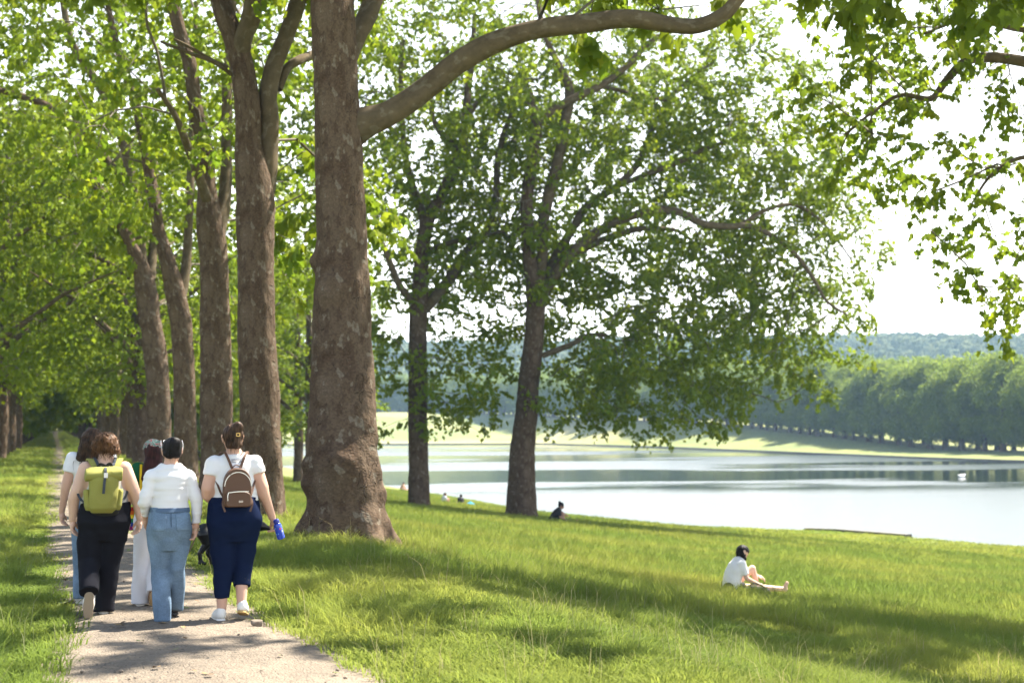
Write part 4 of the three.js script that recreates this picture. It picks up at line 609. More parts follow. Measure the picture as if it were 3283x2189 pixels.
// --- walker with the yellow-green roll-top backpack
{
  const P = V(0.455, 0.016, -13.12), torso = [ring(0.74, 0.19, 0.14), ring(0.82, 0.222, 0.165, 0, 0.01), ring(0.90, 0.218, 0.155), ring(1.0, 0.196, 0.135), ring(1.10, 0.186, 0.125), ring(1.2, 0.185, 0.118), ring(1.28, 0.17, 0.10), ring(1.34, 0.12, 0.075), ring(1.38, 0.065, 0.06)];
  const armL = [[-0.165, 1.285, 0, 0.064], [-0.235, 1.09, 0.02, 0.056], [-0.262, 1.03, 0.01, 0.05], [-0.268, 0.84, -0.03, 0.031]], armR = [[0.165, 1.285, 0, 0.064], [0.245, 1.09, 0.02, 0.056], [0.268, 1.03, 0.02, 0.05], [0.302, 0.84, 0.03, 0.031]];
  const legL = [[-0.11, 0.80, 0, 0.115], [-0.125, 0.46, 0.02, 0.07], [-0.127, 0.27, 0.24, 0.04]], legR = [[0.11, 0.80, 0, 0.115], [0.045, 0.45, -0.04, 0.07], [0.012, 0.09, -0.05, 0.042]];
  const p = makePerson('person in a pale tank top and wide black trousers wearing a yellow-green backpack', P, 0, { torso, neck: [[0, 1.32, 0], [0.005, 1.43, -0.01], 0.06, 0.054], head: [0.008, 1.485, -0.015], arms: [armL, armR], legs: [legL, legR], hands: [[[-0.268, 0.84, -0.03], [0.03, -1, -0.1], [0.9, 0, 0.3], -1, 0.5, 0.95], [[0.302, 0.84, 0.03], [-0.12, -1, 0.0], [-0.9, 0, 0.4], 1, 0.5, 0.95]], skin: M.skinPale }, WALK);
  const top = cut(union([loft(torso, 0.006)], 0.02), plane([0, 0.95, 0], [0, -1, 0]), minus(cap([-0.215, 1.16, 0], [-0.205, 1.34, 0], 0.085, 0.09, 2)), minus(cap([0.215, 1.16, 0], [0.205, 1.34, 0], 0.085, 0.09, 2)), minus(cap([-0.05, 1.40, 0], [0.05, 1.40, 0], 0.085, 0.085, 2)), plane([0, 1.34, 0], [0, 1, 0]));
  mesh('tank_top', nets(wrinkle(top, 0.004, 8, 18, 8), [-0.3, 0.9, -0.22], [0.3, 1.42, 0.24], 0.01), M.cream, p);
  const pants = union([cut(loft(seat(torso), 0.014), plane([0, 0.985, 0], [0, 1, 0])), cut(chain([[-0.105, 0.82, 0.005, 0.122], [-0.122, 0.48, 0.02, 0.092], [-0.126, 0.22, 0.285, 0.080]]), plane([-0.126, 0.232, 0.27], [0, -0.8, 0.75])), cut(chain([[0.105, 0.82, 0.005, 0.122], [0.05, 0.46, -0.03, 0.09], [0.004, -0.05, -0.045, 0.083]]), plane([0, 0.035, 0], [0, -1, 0.1]))], 0.03);
  mesh('trousers', nets(wrinkle(pants, 0.010, 8, 8, 8, 3), [-0.32, -0.01, -0.24], [0.32, 1.02, 0.40], 0.011), M.black, p);
  const hair = curlyHair(union([ell([0.005, 1.515, 0.01], 0.098, 0.095, 0.105), ell([-0.03, 1.53, 0.07], 0.06, 0.065, 0.05), cap([-0.07, 1.47, 0.04], [0.075, 1.455, 0.045], 0.045, 0.042), cap([-0.085, 1.5, 0.02], [-0.1, 1.42, 0.01], 0.03, 0.015), cap([0.085, 1.49, 0.02], [0.105, 1.44, 0.02], 0.03, 0.018)], 0.02), 0.011, 45);
  mesh('hair', withStrands(nets(hair, [-0.17, 1.36, -0.14], [0.18, 1.66, 0.18], 0.007), 420, 0.06, 0.0035, 0.010, 71), M.hairCurl, p);
  shoe(p, [0.012, 0.0, 0.005], [0.0, 0.0, -1], [0, 1, 0], M.shoe, M.shoe); shoe(p, [-0.122, 0.235, 0.285], [-0.15, -0.2, 0.285 - 0.09], [0.1, 0.3, -1], M.shoe, M.rubber, 0.245);
  // backpack
  const lime = std(lin(0.235, 0.225, 0.045), 0.85, { bumpMap: earthBump, bumpScale: 0.002 }), grey = std(lin(0.035, 0.042, 0.055), 0.8), dark = std(lin(0.014, 0.014, 0.013), 0.9), steel = std(lin(0.5, 0.5, 0.5), 0.35, { metalness: 0.8 });
  const b = thing('backpack', 'yellow-green roll-top backpack with a dark centre strap', 'backpack', P.clone().add(V(-0.02, 0, 0.12)), 0.03);
  const main = cut(loft([ring(0.905, 0.10, 0.06, 0, 0.045), ring(0.95, 0.125, 0.085, 0, 0.06), ring(1.05, 0.135, 0.095, 0, 0.07), ring(1.18, 0.14, 0.09, 0, 0.065), ring(1.24, 0.135, 0.075, 0, 0.06)], 0), (x, y, z) => Math.abs(x) - 0.118 - 0.02 * (y - 0.9), (x, y, z) => z - 0.15);
  mesh('main_bag', wrapUV(nets(wrinkle(main, 0.003, 9, 9, 9), [-0.2, 0.88, -0.06], [0.2, 1.27, 0.2], 0.008)), lime, b);
  const roll = cut(union([cap([-0.145, 1.235, 0.07], [0.145, 1.235, 0.07], 0.058, 0.058, 1.2), cap([-0.11, 1.275, 0.055], [0.11, 1.275, 0.055], 0.03)], 0.03), (x) => Math.abs(x) - 0.158);
  mesh('roll_top', wrapUV(nets(wrinkle(roll, 0.006, 10, 14, 10, 4), [-0.2, 1.15, -0.03], [0.2, 1.33, 0.17], 0.008)), lime, b);
  for (const s of [-1, 1]) { const sp = cut(loft([ring(0.925, 0.03, 0.05, s * 0.115, 0.03), ring(0.97, 0.034, 0.06, s * 0.125, 0.04), ring(1.09, 0.03, 0.055, s * 0.14, 0.045), ring(1.12, 0.02, 0.04, s * 0.14, 0.045)]), plane([0, 1.11, 0], [0, 1, 0])); mesh('side_pocket', wrapUV(nets(sp, [-0.2, 0.9, -0.04], [0.2, 1.14, 0.13], 0.008)), lime, b); }
  mesh('base', nets(loft([ring(0.875, 0.07, 0.03, 0.03, 0.03), ring(0.90, 0.115, 0.055, 0.02, 0.035), ring(0.935, 0.13, 0.07, 0.01, 0.04)]), [-0.2, 0.86, -0.06], [0.2, 0.95, 0.14], 0.008), dark, b);
  strap('centre_strap', [[0.015, 1.3, 0.06], [0.012, 1.29, 0.125], [0.008, 1.235, 0.152], [0.0, 1.16, 0.166], [-0.006, 1.075, 0.170]], 0.022, 0.004, grey, b);
  const bk = mesh('buckle', new RoundedBoxGeometry(0.034, 0.044, 0.008, 2, 0.003), steel, b); bk.position.set(0.012, 1.232, 0.156);
  for (const s of [-1, 1]) { const st = strap('shoulder_strap', [[0.02 + s * 0.06, 1.26, 0.03], [0.02 + s * 0.105, 1.335, -0.03], [0.02 + s * 0.125, 1.37, -0.1], [0.02 + s * 0.135, 1.33, -0.2], [0.02 + s * 0.14, 1.15, -0.26]], 0.058, 0.012, lime, b); strap('strap_webbing', [[0.02 + s * 0.045, 1.275, 0.035], [0.02 + s * 0.075, 1.345, -0.022], [0.02 + s * 0.092, 1.382, -0.1]], 0.024, 0.006, grey, st); strap('lower_strap', [[s * 0.15, 0.99, 0.02], [s * 0.19, 1.03, -0.03], [s * 0.215, 1.10, -0.08], [s * 0.2, 1.13, -0.16]], 0.02, 0.004, grey, b); }
  strap('haul_loop', [[-0.05, 1.295, 0.04], [-0.03, 1.325, 0.045], [0.02, 1.31, 0.045], [0.05, 1.33, 0.045], [0.07, 1.3, 0.04]], 0.028, 0.012, dark, b);
}
// --- walker in the long-sleeved top and light jeans
{
  const P = V(0.97, 0.016, -12.5), torso = [ring(0.70, 0.15, 0.125), ring(0.80, 0.176, 0.15, 0, 0.015), ring(0.88, 0.168, 0.14, 0, 0.01), ring(0.97, 0.148, 0.115), ring(1.06, 0.140, 0.11), ring(1.16, 0.146, 0.112), ring(1.235, 0.158, 0.098), ring(1.29, 0.135, 0.078), ring(1.325, 0.085, 0.062), ring(1.36, 0.052, 0.05)];
  const armL = [[-0.15, 1.232, 0, 0.053], [-0.205, 1.05, 0.03, 0.043], [-0.212, 1.0, 0.01, 0.038], [-0.195, 0.875, -0.09, 0.027]], armR = [[0.15, 1.232, 0, 0.053], [0.212, 1.05, 0.03, 0.043], [0.224, 0.99, 0.03, 0.038], [0.222, 0.80, 0.0, 0.027]];
  const legL = [[-0.085, 0.76, 0, 0.10], [-0.075, 0.45, -0.02, 0.06], [-0.046, 0.09, 0.06, 0.04]], legR = [[0.085, 0.76, 0, 0.10], [0.068, 0.46, 0.0, 0.06], [0.064, 0.14, -0.22, 0.04]];
  const p = makePerson('person in a long-sleeved white top and light blue jeans, hair tied up', P, 0, { torso, neck: [[0.0, 1.29, 0], [0.012, 1.39, -0.01], 0.05, 0.046], head: [0.012, 1.445, -0.015], headSize: 0.97, arms: [armL, armR], legs: [legL, legR], hands: [[[-0.195, 0.875, -0.09], [0.05, -0.8, -0.6], [0.9, 0, 0.2], -1, 0.7, 0.9], [[0.222, 0.80, 0.0], [-0.22, -1, 0.05], [-0.9, 0, 0.3], 1, 0.75, 0.95]], skin: M.skin }, WALK);
  const top = union([cut(loft(torso, 0.010), plane([0, 0.945, 0], [0, -1, 0]), minus(cap([-0.03, 1.375, 0], [0.03, 1.375, 0], 0.055, 0.055, 2.2))), cut(chain(armL, 0.009), plane([-0.196, 0.90, -0.075], [0.05, -0.85, -0.5])), cut(chain(armR, 0.009), plane([0.222, 0.835, 0], [0, -1, 0]))], 0.014);
  mesh('long_sleeved_top', nets(wrinkle(top, 0.009, 4, 22, 6, 8), [-0.32, 0.8, -0.24], [0.32, 1.4, 0.22], 0.010), M.white, p);
  const pants = union([cut(loft(seat(torso), 0.010), plane([0, 0.965, 0], [0, 1, 0])), ell([-0.08, 0.80, 0.045], 0.09, 0.14, 0.105), ell([0.085, 0.80, 0.045], 0.09, 0.14, 0.105), cut(chain([[-0.082, 0.76, 0.005, 0.105], [-0.073, 0.45, -0.02, 0.078], [-0.046, -0.06, 0.06, 0.076]]), plane([0, 0.012, 0], [0, -1, 0])), cut(chain([[0.085, 0.76, 0.005, 0.104], [0.068, 0.46, 0.0, 0.074], [0.066, 0.04, -0.22, 0.066]]), plane([0.066, 0.07, -0.21], [0, -1, 0.2]))], 0.022);
  const pantsMesh = mesh('jeans', wrapUV(nets(wrinkle(pants, 0.010, 8, 6, 8, 13), [-0.25, -0.01, -0.34], [0.25, 1.0, 0.26], 0.010)), M.jeans, p);
  mesh('waistband', nets(cut(loft(torso, 0.016), plane([0, 0.967, 0], [0, 1, 0]), plane([0, 0.925, 0], [0, -1, 0])), [-0.22, 0.9, -0.2], [0.22, 0.99, 0.22], 0.008), cloth(0.085, 0.125, 0.19), pantsMesh);
  strap('seam', [[0.0, 0.93, 0.145], [0.0, 0.86, 0.165], [0.002, 0.79, 0.165], [0.004, 0.73, 0.14]], 0.006, 0.004, cloth(0.06, 0.09, 0.14), pantsMesh);
  for (const s of [-1, 1]) { const pk = cut(union([cut(loft(torso, 0.0135), plane([0, 0.965, 0], [0, 1, 0])), ell([-0.08, 0.80, 0.045], 0.0935, 0.1435, 0.1085), ell([0.085, 0.80, 0.045], 0.0935, 0.1435, 0.1085)], 0.022), plane([0, 0.92, 0], [0, 1, 0]), plane([0, 0.775, 0], [0, -1, 0]), (x, y, z) => Math.abs(x - s * 0.095) - 0.055 - 0.06 * (y - 0.85), (x, y, z) => 0.03 - z); mesh('back_pocket', wrapUV(nets(pk, [-0.22, 0.75, 0.02], [0.22, 0.95, 0.22], 0.006)), M.jeans, pantsMesh); }
  const hair = strands(cut(union([ell([0.012, 1.475, 0.008], 0.083, 0.09, 0.096), ell([0.025, 1.515, 0.07], 0.052, 0.05, 0.042), cap([-0.03, 1.42, 0.05], [0.05, 1.42, 0.05], 0.035)], 0.02), plane([0, 1.385, 0], [0, -1, -0.2]), plane([0, 1.46, -0.075], [0, -0.5, -1])), 0.005, 60);
  mesh('hair', withStrands(nets(hair, [-0.12, 1.34, -0.13], [0.14, 1.6, 0.16], 0.0065), 160, 0.035, 0.0018, 0.004, 72), M.hairBlack, p);
  const gl = new THREE.Group(); gl.name = 'sunglasses'; p.add(gl); const frame = std(lin(0.42, 0.42, 0.45), 0.4), lens = std(lin(0.012, 0.012, 0.015), 0.1);
  for (const s of [-1, 1]) { strap('temple', [[0.012 + s * 0.088, 1.535, -0.075], [0.012 + s * 0.092, 1.50, -0.01], [0.012 + s * 0.086, 1.455, 0.04]], 0.003, 0.006, frame, gl); const rim = mesh('rim', new THREE.TorusGeometry(0.025, 0.003, 8, 24), frame, gl); rim.position.set(0.012 + s * 0.042, 1.528, -0.09); rim.rotation.x = -1.2; const le = mesh('lens', new THREE.CylinderGeometry(0.027, 0.027, 0.003, 24), lens, gl); le.position.copy(rim.position); le.rotation.x = Math.PI / 2 - 1.2; }
  for (const [y, r] of [[0.785, 0.034], [0.772, 0.033]]) { const bt = mesh('bracelet', new THREE.TorusGeometry(r, 0.0022, 6, 28), std(lin(0.6, 0.5, 0.3), 0.3, { metalness: 0.8 }), p); bt.position.set(0.218, y, 0); bt.rotation.x = Math.PI / 2 + 0.15; }
  shoe(p, [-0.046, 0.0, 0.085], [-0.055, 0, -1], [0, 1, 0], std(lin(0.02, 0.02, 0.02), 0.8), std(lin(0.05, 0.05, 0.05), 0.9), 0.24); shoe(p, [0.064, 0.03, -0.17], [0.07, 0.02, -1], [0, 1, 0], std(lin(0.02, 0.02, 0.02), 0.8), std(lin(0.05, 0.05, 0.05), 0.9), 0.24);
}
// --- walker in the printed tee and navy trousers
{
  const P = V(1.505, 0.016, -12.45), torso = [ring(0.76, 0.19, 0.14), ring(0.86, 0.213, 0.16, 0, 0.015), ring(0.94, 0.21, 0.15, 0, 0.01), ring(1.04, 0.192, 0.132), ring(1.13, 0.178, 0.125), ring(1.23, 0.18, 0.12), ring(1.32, 0.176, 0.105), ring(1.385, 0.14, 0.085), ring(1.425, 0.09, 0.068), ring(1.46, 0.058, 0.056)];
  const armL = [[-0.168, 1.335, 0, 0.062], [-0.225, 1.13, 0.03, 0.058], [-0.225, 1.07, 0.0, 0.052], [-0.13, 0.98, -0.2, 0.033]], armR = [[0.168, 1.335, 0, 0.062], [0.235, 1.13, 0.02, 0.058], [0.252, 1.07, 0.02, 0.05], [0.335, 0.865, -0.03, 0.032]];
  const legL = [[-0.1, 0.84, 0, 0.11], [-0.09, 0.47, 0.0, 0.066], [-0.095, 0.30, 0.02, 0.055], [-0.097, 0.10, 0.03, 0.040]], legR = [[0.11, 0.84, 0, 0.11], [0.082, 0.48, -0.04, 0.066], [0.07, 0.33, 0.02, 0.056], [0.065, 0.14, 0.08, 0.040]];
  const p = makePerson('person in a printed white tee and cropped navy trousers carrying a blue bottle', P, 0, { torso, neck: [[0.0, 1.38, 0], [-0.015, 1.49, -0.01], 0.056, 0.05], head: [-0.018, 1.555, -0.015], headSize: 1.02, arms: [armL, armR], legs: [legL, legR], hands: [[[0.335, 0.865, -0.03], [0.35, -1, 0.1], [-0.9, -0.25, 0.2], 1, 1.05, 1.0], [[-0.13, 0.98, -0.2], [0.5, -0.1, -1], [0.5, 0, 0.5], -1, 0.6, 0.95]], skin: M.skin }, WALK);
  const tee = union([cut(loft(torso, 0.010), plane([0, 1.02, 0], [0, -1, 0]), minus(cap([-0.03, 1.475, 0], [0.03, 1.475, 0], 0.06, 0.06, 2.2))), cut(chain(armL, 0.016), plane([-0.215, 1.235, 0.01], [-0.2, -1, 0.1])), cut(chain(armR, 0.016), plane([0.215, 1.245, 0.01], [0.25, -1, 0.1]))], 0.02);
  const teeMesh = mesh('tee_shirt', nets(wrinkle(tee, 0.009, 6, 13, 6, 21), [-0.34, 0.98, -0.22], [0.34, 1.5, 0.24], 0.010), M.white, p);
  const pants = union([cut(loft(seat(torso), 0.014), plane([0, 1.05, 0], [0, 1, 0])), ell([-0.1, 0.86, 0.05], 0.115, 0.17, 0.12), ell([0.1, 0.86, 0.05], 0.115, 0.17, 0.12), cut(chain([[-0.108, 0.84, 0.005, 0.125], [-0.088, 0.47, 0.0, 0.088], [-0.095, 0.12, 0.025, 0.066]]), plane([0, 0.185, 0], [0, -1, 0])), cut(chain([[0.112, 0.84, 0.005, 0.125], [0.083, 0.48, -0.04, 0.090], [0.07, 0.24, 0.04, 0.070]]), plane([0.07, 0.285, 0.03], [0, -1, 0.35]))], 0.028);
  mesh('trousers', nets(wrinkle(pants, 0.010, 8, 9, 8, 33), [-0.32, 0.1, -0.24], [0.32, 1.08, 0.26], 0.011), M.navy, p);
  const hairF = strands(cut(union([ell([-0.018, 1.585, 0.01], 0.087, 0.095, 0.10), cap([0.015, 1.66, 0.085], [0.0, 1.50, 0.10], 0.034, 0.026), ell([0.01, 1.64, 0.075], 0.045, 0.045, 0.045), cap([-0.05, 1.50, 0.05], [0.03, 1.50, 0.055], 0.036)], 0.02), plane([0, 1.462, 0], [0, -1, -0.2]), plane([0, 1.57, -0.085], [0, -0.5, -1])), 0.008, 70);
  const hair = mesh('hair', withStrands(nets(hairF, [-0.15, 1.42, -0.14], [0.12, 1.72, 0.17], 0.0065), 240, 0.05, 0.0018, 0.003, 73), M.hairBrown, p);
  strap('loose_strand', [[0.055, 1.52, 0.06], [0.062, 1.45, 0.08], [0.05, 1.42, 0.1], [0.03, 1.405, 0.11]], 0.008, 0.004, M.hairBrown, hair);
  const gold = std(lin(0.55, 0.36, 0.12), 0.3, { metalness: 0.7 }); const clip = new THREE.Group(); clip.name = 'hair_clip'; p.add(clip); for (const [x, y, w, h] of [[0, 0.012, 0.034, 0.006], [0, -0.012, 0.034, 0.006], [-0.014, 0, 0.006, 0.024], [0.014, 0, 0.006, 0.024]]) { const bb = mesh('bar', new THREE.BoxGeometry(w, h, 0.012), gold, clip); bb.position.set(0.012 + x, 1.585 + y, 0.137); }
  // back print
  const ink = std(lin(0.03, 0.03, 0.07), 0.9), printText = (t, x, y, s) => { const g = new TextGeometry(t, { font, size: s, depth: 0.0015, curveSegments: 2 }); g.computeBoundingBox(); g.translate(-g.boundingBox.max.x / 2, 0, 0); const m = mesh('printed_word', g, ink, teeMesh); m.position.set(x, y, 0); const p2 = g.attributes.position; for (let i = 0; i < p2.count; i++) { const xx = p2.getX(i) + x, yy = p2.getY(i) + y; let z = 0.24; while (z > 0.02 && tee(xx, yy, z) > 0.004) z -= 0.002; p2.setZ(i, p2.getZ(i) + z); } g.computeVertexNormals(); };
  printText('VERSAILLES', 0.0, 1.366, 0.0105); printText('GRAND PARC', 0.006, 1.350, 0.0105);
  shoe(p, [-0.097, 0.0, 0.085], [-0.3, 0.0, -1], [0, 1, 0], M.shoe, M.shoe, 0.25); shoe(p, [0.055, 0.075, 0.14], [0.105, 0.02, -0.09], [0, 1, 0.25], M.shoe, std(lin(0.45, 0.30, 0.12), 0.9), 0.25);
  // brown backpack
  const leather = phys(lin(0.085, 0.036, 0.016), 0.6, { bumpMap: earthBump, bumpScale: 0.001 }), zip = std(lin(0.6, 0.58, 0.55), 0.3, { metalness: 0.6 });
  const b = thing('backpack', 'small brown leather backpack with pale zips and a metal plate', 'backpack', P.clone().add(V(0.004, 0, 0.125)), 0.02);
  const arch = (w, h, r) => { const s = new THREE.Shape(); s.moveTo(-w, 0.02); s.quadraticCurveTo(-w, 0, -w + 0.03, 0); s.lineTo(w - 0.03, 0); s.quadraticCurveTo(w, 0, w, 0.02); s.lineTo(w * 0.97, h - r); s.bezierCurveTo(w * 0.95, h - r * 0.3, w * 0.6, h, 0, h); s.bezierCurveTo(-w * 0.6, h, -w * 0.95, h - r * 0.3, -w * 0.97, h - r); s.lineTo(-w, 0.02); return s; };
  const bag = new THREE.ExtrudeGeometry(arch(0.108, 0.305, 0.15), { depth: 0.08, bevelEnabled: true, bevelThickness: 0.014, bevelSize: 0.012, bevelSegments: 4, curveSegments: 14 }); mesh('bag', bag, leather, b).position.set(0, 0.985, 0.0);
  const front = new THREE.ExtrudeGeometry(arch(0.098, 0.115, 0.03), { depth: 0.03, bevelEnabled: true, bevelThickness: 0.01, bevelSize: 0.008, bevelSegments: 3, curveSegments: 10 }); mesh('front_pocket', front, leather, b).position.set(0, 0.985, 0.092);
  strap('pocket_zip', [[-0.085, 1.098, 0.135], [0, 1.106, 0.136], [0.085, 1.106, 0.135]], 0.007, 0.007, zip, b);
  const az = []; for (let i = 0; i <= 10; i++) { const a = Math.PI * i / 10; az.push([-0.112 * Math.cos(a), 1.15 + 0.118 * Math.sin(a), 0.094]); } strap('main_zip', az, 0.006, 0.006, zip, b);
  mesh('handle', new THREE.TorusGeometry(0.036, 0.005, 8, 24, Math.PI), leather, b).position.set(-0.005, 1.29, 0.03);
  const plate = mesh('metal_plate', new RoundedBoxGeometry(0.036, 0.016, 0.004, 2, 0.001), std(lin(0.55, 0.48, 0.42), 0.35, { metalness: 0.6 }), b); plate.position.set(0.02, 1.022, 0.134); { const tg = new TextGeometry('MARVEL', { font, size: 0.0075, depth: 0.001, curveSegments: 1 }); tg.computeBoundingBox(); tg.translate(-tg.boundingBox.max.x / 2, -0.00375, 0.0022); mesh('plate_word', tg, std(lin(0.1, 0.03, 0.03), 0.6), plate); }
  strap('key_loop', [[-0.085, 1.098, 0.138], [-0.092, 1.07, 0.14], [-0.09, 1.03, 0.14]], 0.006, 0.006, zip, b);
  for (const s of [-1, 1]) { strap('shoulder_strap', [[s * 0.03 - 0.005, 1.285, 0.012], [s * 0.075 - 0.005, 1.40, -0.018], [s * 0.098, 1.437, -0.075], [s * 0.12, 1.42, -0.17], [s * 0.15, 1.28, -0.23]], 0.022, 0.006, leather, b); strap('lower_strap', [[s * 0.112, 1.055, 0.03], [s * 0.135, 1.10, 0.0], [s * 0.165, 1.19, -0.06], [s * 0.185, 1.22, -0.13]], 0.017, 0.005, leather, b); strap('strap_end', [[s * 0.115, 1.05, 0.05], [s * 0.125, 1.0, 0.08], [s * 0.105, 0.935, 0.09]], 0.016, 0.004, leather, b); }
  // bottle in the right hand
  const bt = thing('water_bottle', 'blue water bottle with small printed shapes held in a hand', 'bottle', P.clone().add(V(0.407, 0.685, 0.02)), 0); bt.rotation.set(0.12, 0, 0.30);
  const blue = phys(lin(0.01, 0.045, 0.42), 0.25, { clearcoat: 0.5 }), L = (a) => new THREE.LatheGeometry(a.map(([r, y]) => new THREE.Vector2(r, y)), 28);
  const bd = mesh('bottle_body', L([[0, 0], [0.03, 0], [0.034, 0.006], [0.035, 0.06], [0.034, 0.12], [0.030, 0.135], [0.022, 0.142]]), blue, bt); mesh('cap', L([[0.024, 0.14], [0.026, 0.146], [0.026, 0.168], [0.02, 0.178], [0, 0.18]]), phys(lin(0.008, 0.02, 0.22), 0.35), bt);
  const rb = rng(5), inks = [[0.7, 0.7, 0.8], [0.6, 0.05, 0.05], [0.1, 0.4, 0.15], [0.05, 0.3, 0.7]].map((c) => std(lin(...c), 0.5)); for (let i = 0; i < 16; i++) { const a = rb() * 6.283, y = 0.02 + 0.1 * rb(), m = mesh('printed_mark', new THREE.CircleGeometry(0.004 + 0.004 * rb(), 7), inks[Math.floor(rb() * 4)], bd); m.position.set(Math.sin(a) * 0.0356, y, Math.cos(a) * 0.0356); m.rotation.y = a; m.scale.x = 0.6 + 0.8 * rb(); }
}
// --- walker half hidden behind the yellow-green backpack
{
  const P = V(0.365, 0.014, -14.1), torso = [ring(0.76, 0.15, 0.125), ring(0.86, 0.175, 0.14), ring(1.0, 0.15, 0.11), ring(1.1, 0.15, 0.11), ring(1.22, 0.165, 0.11), ring(1.33, 0.168, 0.10), ring(1.4, 0.12, 0.075), ring(1.44, 0.055, 0.052)];
  const armL = [[-0.168, 1.35, 0, 0.056], [-0.225, 1.12, 0.02, 0.046], [-0.235, 1.07, 0.02, 0.042], [-0.262, 0.86, -0.02, 0.028]], armR = [[0.168, 1.35, 0, 0.056], [0.2, 1.1, 0.02, 0.046], [0.19, 0.86, -0.02, 0.028]];
  const p = makePerson('person in a white tee with long wavy brown hair beside the backpack wearer', P, 0, { torso, neck: [[0, 1.38, 0], [0, 1.47, 0], 0.05, 0.046], head: [0, 1.52, -0.01], arms: [armL, armR], legs: [[[-0.085, 0.84, 0, 0.1], [-0.08, 0.46, 0.0, 0.06], [-0.08, 0.09, 0.05, 0.04]], [[0.085, 0.84, 0, 0.1], [0.08, 0.47, -0.05, 0.06], [0.08, 0.11, -0.12, 0.04]]], hands: [[[-0.262, 0.86, -0.02], [0.05, -1, 0], [0.9, 0, 0.3], -1, 0.55, 0.92]] }, WALK);
  const tee = union([cut(loft(torso, 0.010), plane([0, 0.98, 0], [0, -1, 0]), minus(cap([-0.03, 1.465, 0], [0.03, 1.465, 0], 0.06, 0.06, 2))), cut(chain(armL, 0.016), plane([-0.2, 1.23, 0], [-0.2, -1, 0])), cut(chain(armR, 0.016), plane([0.19, 1.23, 0], [0.2, -1, 0]))], 0.035);
  mesh('tee_shirt', nets(wrinkle(tee, 0.005, 7, 14, 7), [-0.3, 0.94, -0.2], [0.3, 1.48, 0.2], 0.012), M.white, p);
  mesh('jeans', wrapUV(nets(wrinkle(union([cut(loft(seat(torso), 0.014), plane([0, 1.0, 0], [0, 1, 0])), cut(chain([[-0.088, 0.84, 0, 0.108], [-0.08, 0.46, 0, 0.075], [-0.08, 0.02, 0.05, 0.07]]), plane([0, 0.05, 0], [0, -1, 0])), cut(chain([[0.088, 0.84, 0, 0.108], [0.08, 0.47, -0.05, 0.075], [0.08, 0.05, -0.12, 0.07]]), plane([0, 0.07, 0], [0, -1, 0]))], 0.02), 0.005, 7, 10, 7), [-0.25, 0, -0.26], [0.25, 1.02, 0.2], 0.013)), M.jeans, p);
  mesh('hair', withStrands(nets(curlyHair(union([ell([0, 1.55, 0.015], 0.098, 0.1, 0.108), cap([-0.05, 1.5, 0.05], [-0.09, 1.37, 0.06], 0.06, 0.055), cap([0.05, 1.5, 0.05], [0.07, 1.36, 0.06], 0.06, 0.055), cap([0, 1.5, 0.07], [-0.01, 1.34, 0.09], 0.06, 0.05)], 0.03), 0.009, 28), [-0.2, 1.26, -0.14], [0.2, 1.7, 0.2], 0.009), 420, 0.09, 0.003, 0.008, 74), M.hairBrown, p);
  shoe(p, [-0.08, 0, 0.1], [-0.08, 0, -1], [0, 1, 0], M.shoe, M.shoe); shoe(p, [0.08, 0.02, -0.07], [0.08, 0, -1], [0, 1, 0], M.shoe, M.shoe);
}
